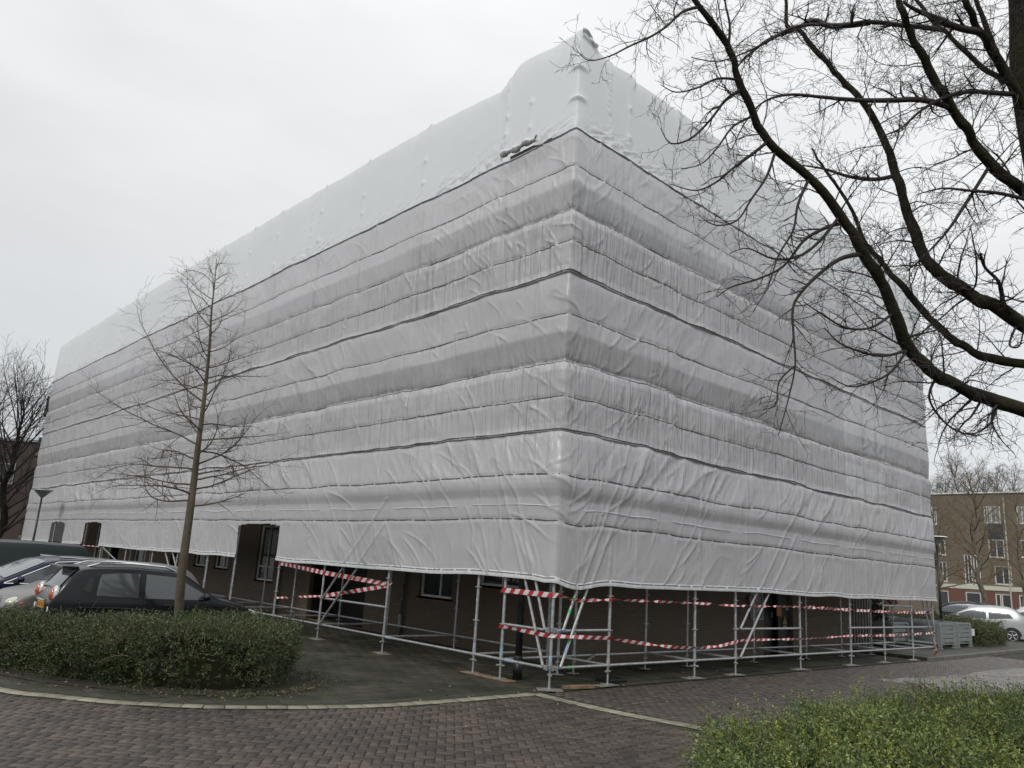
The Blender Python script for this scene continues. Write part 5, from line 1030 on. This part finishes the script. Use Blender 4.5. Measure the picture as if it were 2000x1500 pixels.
# ------------------------------------------------------------------ cars
paintm = lambda n, c, rough=.25, metal=.3: mat(n, c, rough, metal=metal, spec=.28, coat=.14)
MT['carglass'] = mat('car_glass', (.07, .08, .085), .05, spec=1.0, metal=.25); MT['rubber'] = mat('tyre_rubber', (.02, .02, .02), .85); MT['trim'] = mat('black_trim', (.015, .015, .015), .5)
MT['alloy'] = mat('wheel_alloy', (.45, .46, .47), .3, metal=.8); MT['chrome'] = mat('chrome_trim', (.75, .76, .77), .12, metal=1.); MT['redlamp'] = mat('red_lens', (.55, .03, .02), .15, spec=.8, coat=1); MT['orangelamp'] = mat('orange_lens', (.42, .07, .03), .15, spec=.8, coat=1)
MT['clearlamp'] = mat('clear_lens', (.6, .6, .58), .1, spec=.9, metal=.3); MT['plate'] = mat('yellow_plate', (.55, .25, .03), .5)
class Car:
    def __init__(s, name, loc, rz, L, W, H, top, belt, label, paint, tuck=.84, tumble=.20, zb=.20, group=None):
        s.L, s.W, s.H, s.belt, s.tuck, s.tumble, s.zb = L, W, H, belt, tuck, tumble, zb
        s.tx = np.array([p[0] for p in top])*L; s.tz = np.array([p[1] for p in top])*H; s.r = empty(name, loc, label, 'car', group, rz); s.paint = paint
        xs = np.linspace(-L/2, L/2, 74); s.xs = xs; ns = 12; nt = 9; rows = []
        for x in xs:
            T = s.T(x); ts = T-.05; zz = np.linspace(s.zb, ts, ns); r = [(x, s.Y(x, z), z) for z in zz]; ye = s.Y(x, ts)
            r += [(x, ye*(1-.03)*math.cos(a)**.6 if k else ye*.985, ts+.05*math.sin(a)+.03*(1-(math.cos(a)))) for k, a in enumerate(np.linspace(.25, math.pi/2, nt))]
            full = r+[(p[0], -p[1], p[2]) for p in r[::-1][1:]]; rows.append(full)
        V = np.array(rows); n = V.shape[1]; F = [tuple(f) for f in grid_faces(len(xs), n)]; V = V.reshape(-1, 3)
        F = F+[tuple(range(n)), tuple(range((len(xs)-1)*n, len(xs)*n))[::-1]]
        s.body = mesh('body', V, F, paint, s.r, smooth=True)
        MB().box((0, 0, s.zb+.03), (L*.94, W*.86, .14)).build('underbody', MT['trim'], s.r)
    def T(s, x):
        # smoothed top profile
        return float(np.mean([np.interp(x+d, s.tx, s.tz) for d in (-.08, -.04, 0, .04, .08)]))
    def w(s, x):
        e = abs(x)/(s.L/2); return s.W/2*(1-(1-s.tuck)*max(0, (e-.72)/.28)**2.2)
    def Y(s, x, z):
        f = 1.-.05*max(0, (.45-z)/.3); f -= s.tumble*max(0, (z-s.belt)/(s.H-s.belt))**1.15; f += -.02*max(0., 1-abs(z-.62)/.1)*.0
        return s.w(x)*f
    def topz(s, x, y):
        T = s.T(x); ts = T-.05; ye = max(.05, s.Y(x, ts)); u = min(1, abs(y)/ye); a = math.acos(min(1, u**(1/.6))) if u < 1 else 0; return ts+.05*math.sin(a)+.03*(1-math.cos(a))
    def side_patch(s, name, poly, m, parent=None, off=.006, sides=(-1, 1), nx=26):
        poly = np.array(poly); xs = np.linspace(poly[:, 0].min(), poly[:, 0].max(), nx); out = None
        for sd_ in sides:
            V = []; 
            for x in xs:
                zs = []; n = len(poly)
                for i in range(n):
                    a, b = poly[i], poly[(i+1) % n]
                    if (a[0]-x)*(b[0]-x) <= 0 and a[0] != b[0]: zs.append(a[1]+(b[1]-a[1])*(x-a[0])/(b[0]-a[0]))
                lo, hi = (min(zs), max(zs)) if zs else (0, 0)
                for z in np.linspace(lo, hi, 6): V.append((x, sd_*(s.Y(x, z)+off), z))
            o = mesh(name, V, grid_faces(nx, 6), m, parent or s.r, smooth=True); out = o
        return out
    def top_patch(s, name, x0, x1, f, m, off=.008, nx=14, ny=12, y0=-1, y1=1, pinch=1.):
        V = []
        for i, x in enumerate(np.linspace(x0, x1, nx)):
            ye = s.Y(x, s.T(x)-.05)*f
            for y in np.linspace(y0*ye, y1*ye, ny):
                e = .02; dx = (s.topz(x+e, y)-s.topz(x-e, y))/(2*e); nn = np.array([-dx, 0, 1]); nn /= np.linalg.norm(nn); V.append((x+nn[0]*off, y, s.topz(x, y)+nn[2]*off))
        return mesh(name, V, grid_faces(nx, ny), m, s.r, smooth=True)
    def wheel(s, x, sd_, r=.30, w_=.19, rimm='alloy'):
        y = sd_*(s.w(x)*.985-w_/2+.02); g_ = MB(); g_.tube((x, y-w_/2, r), (x, y+w_/2, r), r, 28); wh = g_.build('tyre', MT['rubber'], s.r, smooth=False)
        q = MB(); yo = y+sd_*(w_/2+.004); q.tube((x, yo-sd_*.03, r), (x, yo, r), r*.66, 24); q.build('rim', MT['trim'], wh)
        q = MB()
        for k in range(5):
            a = k*2*math.pi/5+.3; c, sn = math.cos(a), math.sin(a); q.tube((x+c*.03, yo+sd_*.008, r+sn*.03), (x+c*r*.64, yo+sd_*.004, r+sn*r*.64), .030, 6, r2=.04)
        for k in range(24): a = k*math.pi/12; b2 = a+math.pi/12; q.tube((x+math.cos(a)*r*.64, yo+sd_*.006, r+math.sin(a)*r*.64), (x+math.cos(b2)*r*.64, yo+sd_*.006, r+math.sin(b2)*r*.64), .014, 5)
        q.build('spokes', MT[rimm], wh)
        V = []; n = 22; ra = r+.055
        for k in range(n+1):
            a = math.pi*k/n
            for rr in (r*.6, ra): z = r+math.sin(a)*rr*(1 if rr > r else .9); xx = x+math.cos(a)*rr; V.append((xx, sd_*(s.Y(xx, max(z, s.zb))+.004), z))
        mesh('wheel_arch', V, grid_faces(n+1, 2), MT['trim'], s.r)
    def wheels(s, xf, xr, **k):
        for x in (xf, xr):
            for sd_ in (-1, 1): s.wheel(x, sd_, **k)
    def mirrors(s, x, z):
        for sd_ in (-1, 1): MB().sphere((x, sd_*(s.Y(x, z)+.10), z+.05), (.07, .10, .065)).build('mirror', s.paint, s.r, smooth=True)
    def plate(s, x, z, w_=.50, front=False):
        e = MB().box((x, 0, z), (.02, w_, .11)).build('number_plate', MT['plate'], s.r); b = MB()
        for k in range(8):
            if k in (2, 5): b.box((x+(.012 if front else -.012), -.2+k*.057, z), (.004, .022, .008)); continue
            b.box((x+(.012 if front else -.012), -.2+k*.057, z), (.004, .012, .068)); b.box((x+(.012 if front else -.012), -.2+k*.057+.012, z+.03*(1 if k % 2 else -1)), (.004, .026, .012))
        b.build('characters', MT['trim'], e)
    def line(s, name, pts, m, wd_=.004, sides=(-1, 1)):
        for sd_ in sides:
            b = MB(); P = [(x, sd_*(s.Y(x, z)+.004), z) for x, z in pts]
            for i in range(len(P)-1): b.tube(P[i], P[i+1], wd_, 5)
            b.build(name, m, s.r)
# black hatchback: rear towards the camera's left, nose towards the building
def at_img(px, dep): h = 1015+.064*(px+448)+0; p = deep(px, h, dep); return np.array([p[0], p[1], 0.])
rt2 = np.array([M[0, 0], M[1, 0], 0]); rt2 /= np.linalg.norm(rt2)
HD = R(6); hx = np.array([math.cos(HD), math.sin(HD), 0]); nrm_ = np.array([-math.sin(HD), math.cos(HD), 0])
L = 3.5; rear = at_img(114, 13.3); HB = R(-3); ctr = rear+np.array([math.cos(HB), math.sin(HB), 0])*(L/2)+nrm_*.2
top = [(-.5, .56), (-.492, .66), (-.47, .74), (-.415, .93), (-.395, .965), (-.33, .985), (-.15, 1.0), (.04, .975), (.10, .94), (.27, .68), (.33, .655), (.43, .60), (.48, .52), (.5, .42)]
c = Car('hatchback', tuple(ctr), HB, L, 1.60, 1.49, top, .93, 'black hatchback with silver roof rails and round rear lamps behind the hedge', paintm('black_car_paint', (.010, .011, .013), .22, .0)); car_black = c
c.top_patch('rear_window', -.474*L, -.405*L, .84, MT['carglass'], off=.012); fr = MT['trim']
b = MB(); b.box((-.415*L-.06, 0, 1.435), (.26, 1.08, .035), bev=.012); b.build('roof_spoiler', c.paint, c.r)
c.side_patch('door_window', [(-.315*L, 1.00), (-.305*L, 1.34), (-.20*L, 1.375), (-.125*L, 1.375), (-.125*L, .975)], MT['carglass']); c.side_patch('door_window', [(-.095*L, .965), (-.095*L, 1.375), (.05*L, 1.34), (.20*L, 1.06), (.225*L, .965)], MT['carglass'])
c.side_patch('pillar_trim', [(-.375*L, 1.08), (-.355*L, 1.27), (-.335*L, 1.31), (-.34*L, 1.04)], MT['trim'])
c.top_patch('windscreen', .105*L, .262*L, .90, MT['carglass']); c.wheels(.32*L, -.325*L, r=.29); c.mirrors(.20*L, .97)
for sd_ in (-1, 1):
    b = MB(); z = [c.topz(x, .50) for x in np.linspace(-.36*L, .06*L, 9)]; xs = np.linspace(-.36*L, .06*L, 9)
    for i in range(8): b.tube((xs[i], sd_*.50, z[i]+.045*(0 < i < 8)+.0), (xs[i+1], sd_*.50, z[i+1]+.045*(i < 7)), .018, 6)
    b.build('roof_rail', MT['chrome'], c.r)
    y = sd_*(c.w(-.485*L)*.86)
    e = MB().sphere((-.478*L, y, .985), (.075, .095, .155)).build('tail_lamp', MT['clearlamp'], c.r, smooth=True); MB().sphere((-.486*L, y*1.0, .99), (.078, .070, .120)).build('lens', MT['orangelamp'], e, smooth=True)
    MB().sphere((-.489*L, sd_*(c.w(-.485*L)*.80), .74), (.055, .085, .085)).build('reversing_lamp', MT['clearlamp'], c.r, smooth=True)
    MB().sphere((.462*L, sd_*.60, .71), (.17, .11, .10)).build('headlight', MT['clearlamp'], c.r, smooth=True)
    MB().box((.02*L, sd_*(c.Y(.02*L, .86)+.015), .86), (.16, .03, .03), bev=.008).build('door_handle', MT['trim'], c.r)
c.plate(-.503*L, .80); MB().box((-.505*L, 0, .88), (.02, .62, .02)).build('tailgate_trim', MT['chrome'], c.r); MB().box((-.497*L, 0, .55), (.10, 1.36, .14), bev=.03).build('bumper_strip', mat('grey_bumper', (.22, .23, .24), .4), c.r)
MB().box((-.475*L, .1, 1.07), (.02, .5, .018)).build('rear_wiper', MT['trim'], c.r)
c.line('door_gap', [(-.305*L, .45), (-.335*L, .75), (-.30*L, .98)], MT['trim']); c.line('door_gap', [(-.11*L, .3), (-.11*L, 1.38)], MT['trim']); c.line('crease', [(-.40*L, .80), (-.2*L, .80), (0, .76), (.25*L, .70)], c.paint, .012)
# silver car beside it, nose towards the camera
L = 3.75; rearS = at_img(30, 14.6); ctr = rearS+hx*(L/2-.15)+nrm_*.0
top = [(-.5, .50), (-.49, .64), (-.44, .80), (-.39, .95), (-.3, .985), (-.1, 1.0), (.03, .975), (.09, .94), (.26, .70), (.30, .665), (.42, .60), (.475, .52), (.5, .40)]
c = Car('compact_car', tuple(ctr), HD+math.pi, L, 1.66, 1.50, top, .93, 'silver compact car parked nose out between the black hatchback and the navy estate', paintm('silver_paint', (.20, .20, .195), .35, .4))
c.top_patch('windscreen', .10*L, .255*L, .90, MT['carglass']); c.top_patch('rear_window', -.475*L, -.40*L, .85, MT['carglass']); c.side_patch('door_window', [(-.33*L, .97), (-.30*L, 1.35), (-.08*L, 1.39), (-.08*L, .95)], MT['carglass']); c.side_patch('door_window', [(-.055*L, .95), (-.055*L, 1.39), (.06*L, 1.345), (.23*L, 1.0), (.23*L, .95)], MT['carglass'])
c.wheels(.32*L, -.32*L, r=.29); c.mirrors(.20*L, .97)
for sd_ in (-1, 1):
    e = MB().sphere((.445*L, sd_*.60, .72), (.20, .15, .105)).build('headlight', mat('yellowed_lens', (.50, .50, .36), .15, spec=.8, coat=1), c.r, smooth=True); MB().sphere((.44*L, sd_*.845, .97-.25), (.05, .02, .03)).build('side_lamp', MT['orangelamp'], e)
b = MB(); b.box((.492*L, 0, .70), (.06, .46, .10), bev=.02); b.build('grille', MT['trim'], c.r); c.plate(.507*L, .44, front=True); MB().box((.495*L, 0, .36), (.08, .9, .12), bev=.02).build('lower_grille', MT['trim'], c.r)
MB().sphere((.485*L, 0, .79), (.03, .07, .035)).build('badge', MT['chrome'], c.r)
# navy estate, nose out
L = 4.75; q = at_img(95, 17.0); ctr = q+hx*.1
top = [(-.5, .52), (-.49, .66), (-.45, .80), (-.385, .94), (-.30, .975), (-.12, 1.0), (.0, .985), (.06, .95), (.225, .70), (.26, .67), (.42, .60), (.48, .50), (.5, .40)]
c = Car('estate_car', tuple(ctr), HD+math.pi, L, 1.84, 1.50, top, .95, 'navy blue estate with bright window trim second from the left edge', paintm('navy_paint', (.016, .022, .045), .2, .3))
c.top_patch('windscreen', .065*L, .22*L, .90, mat('pale_reflecting_glass', (.16, .18, .19), .06, spec=1)); c.side_patch('door_window', [(-.40*L, 1.0), (-.37*L, 1.24), (-.30*L, 1.35), (-.13*L, 1.40), (-.13*L, .96)], MT['carglass']); c.side_patch('door_window', [(-.115*L, .96), (-.115*L, 1.40), (.02*L, 1.375), (.205*L, .985), (.205*L, .955)], MT['carglass'])
c.line('window_trim', [(.225*L, .955), (.02*L, 1.395), (-.06*L, 1.425), (-.15*L, 1.42), (-.30*L, 1.375), (-.38*L, 1.26), (-.43*L, 1.0)], MT['chrome'], .011); c.line('window_trim', [(.225*L, .95), (-.43*L, .985)], MT['chrome'], .010); c.line('door_gap', [(-.122*L, .3), (-.122*L, 1.4)], MT['trim'])
c.wheels(.30*L, -.31*L, r=.33); c.mirrors(.17*L, .99); c.line('door_handle', [(-.06*L, .86), (-.095*L, .865)], MT['chrome'], .014)
for sd_ in (-1, 1):
    MB().sphere((.455*L, sd_*.70, .70), (.18, .14, .07)).build('headlight', MT['clearlamp'], c.r, smooth=True); b = MB(); b.tube((-.38*L, sd_*.58, 1.455), (.0*L, sd_*.58, 1.50), .016, 6); b.build('roof_rail', MT['chrome'], c.r)
MB().box((.497*L, 0, .58), (.04, 1.0, .2), bev=.01).build('grille', MT['trim'], c.r)
# dark green van
L = 4.6; q = at_img(-40, 19.6); ctr = q+hx*.2
top = [(-.5, .50), (-.492, .80), (-.48, .93), (-.46, .985), (-.2, 1.0), (.10, .99), (.17, .95), (.30, .66), (.33, .62), (.45, .55), (.49, .46), (.5, .38)]
c = Car('van', tuple(ctr), HD+math.pi, L, 1.82, 1.76, top, 1.05, 'dark green grey panel van furthest left, roof above the navy estate', paintm('van_paint', (.030, .042, .042), .4, .1), tumble=.14)
c.side_patch('door_window', [(.06*L, 1.08), (.06*L, 1.60), (.15*L, 1.56), (.29*L, 1.12), (.29*L, 1.08)], MT['carglass']); c.top_patch('windscreen', .175*L, .295*L, .9, MT['carglass']); c.wheels(.32*L, -.30*L, r=.33); c.mirrors(.25*L, 1.10)
for sd_ in (-1, 1): MB().sphere((.46*L, sd_*.68, .72), (.14, .14, .11)).build('headlight', MT['clearlamp'], c.r, smooth=True)
for o in (c.r,): o['category'] = 'van'
# silver hatchback at the right edge
def right_car(px, dep, rz, L, W, H, paint, label, name='hatchback'):
    q = at_img(px, dep); q[2] = 0
    top = [(-.5, .52), (-.492, .62), (-.46, .72), (-.37, .93), (-.30, .985), (-.12, 1.0), (.02, .975), (.10, .92), (.30, .64), (.35, .615), (.46, .53), (.49, .46), (.5, .36)]
    c = Car(name, tuple(q), rz, L, W, H, top, .93, label, paint)
    c.top_patch('windscreen', .10*L, .30*L, .90, MT['carglass']); c.top_patch('rear_window', -.455*L, -.375*L, .82, MT['carglass'])
    c.side_patch('door_window', [(-.345*L, 1.06), (-.30*L, 1.28), (-.22*L, 1.36), (-.10*L, 1.375), (-.10*L, .97)], MT['carglass']); c.side_patch('door_window', [(-.075*L, .965), (-.075*L, 1.375), (.02*L, 1.36), (.11*L, 1.27), (.30*L, .985), (.30*L, .96)], MT['carglass'])
    c.wheels(.33*L, -.32*L, r=.31); c.mirrors(.22*L, .98)
    for sd_ in (-1, 1):
        MB().sphere((-.475*L, sd_*(c.w(-.475*L)*.90), .90), (.16, .10, .08)).build('tail_lamp', MT['redlamp'], c.r, smooth=True); MB().sphere((.455*L, sd_*.62, .66), (.20, .14, .085)).build('headlight', MT['clearlamp'], c.r, smooth=True)
    c.line('door_gap', [(-.088*L, .3), (-.088*L, 1.38)], MT['trim']); c.line('door_handle', [(-.13*L, .84), (-.16*L, .84)], MT['chrome'], .014); c.plate(-.502*L, .55); MB().box((-.49*L, 0, .40), (.09, 1.3, .10), bev=.02).build('rear_bumper', MT['trim'], c.r)
    return c
RZc = R(108)
right_car(1908, 36.5, RZc, 3.9, 1.70, 1.55, paintm('bright_silver_paint', (.40, .41, .42), .35, .3), 'silver hatchback with red tail lamps at the right edge')
right_car(1870, 46, RZc, 4.6, 1.8, 1.6, paintm('blue_black_paint', (.014, .018, .035), .25, .2), 'dark blue car whose roof shows above the silver hatchback', 'parked_car')
right_car(2008, 40, RZc, 4.3, 1.8, 1.62, paintm('white_paint', (.5, .5, .5), .4, .0), 'white car behind the tail of the silver hatchback', 'parked_car')
# ------------------------------------------------------------------ details on the paving
b = MB(); b.box((0, 0, 0), (.5, .32, .05), bev=.01); o = b.build('rubber_block', MT['black']); o.location = (2.0, .35, .03); tag(o, 'flat black block lying on the dark paving behind the second foot', 'block')
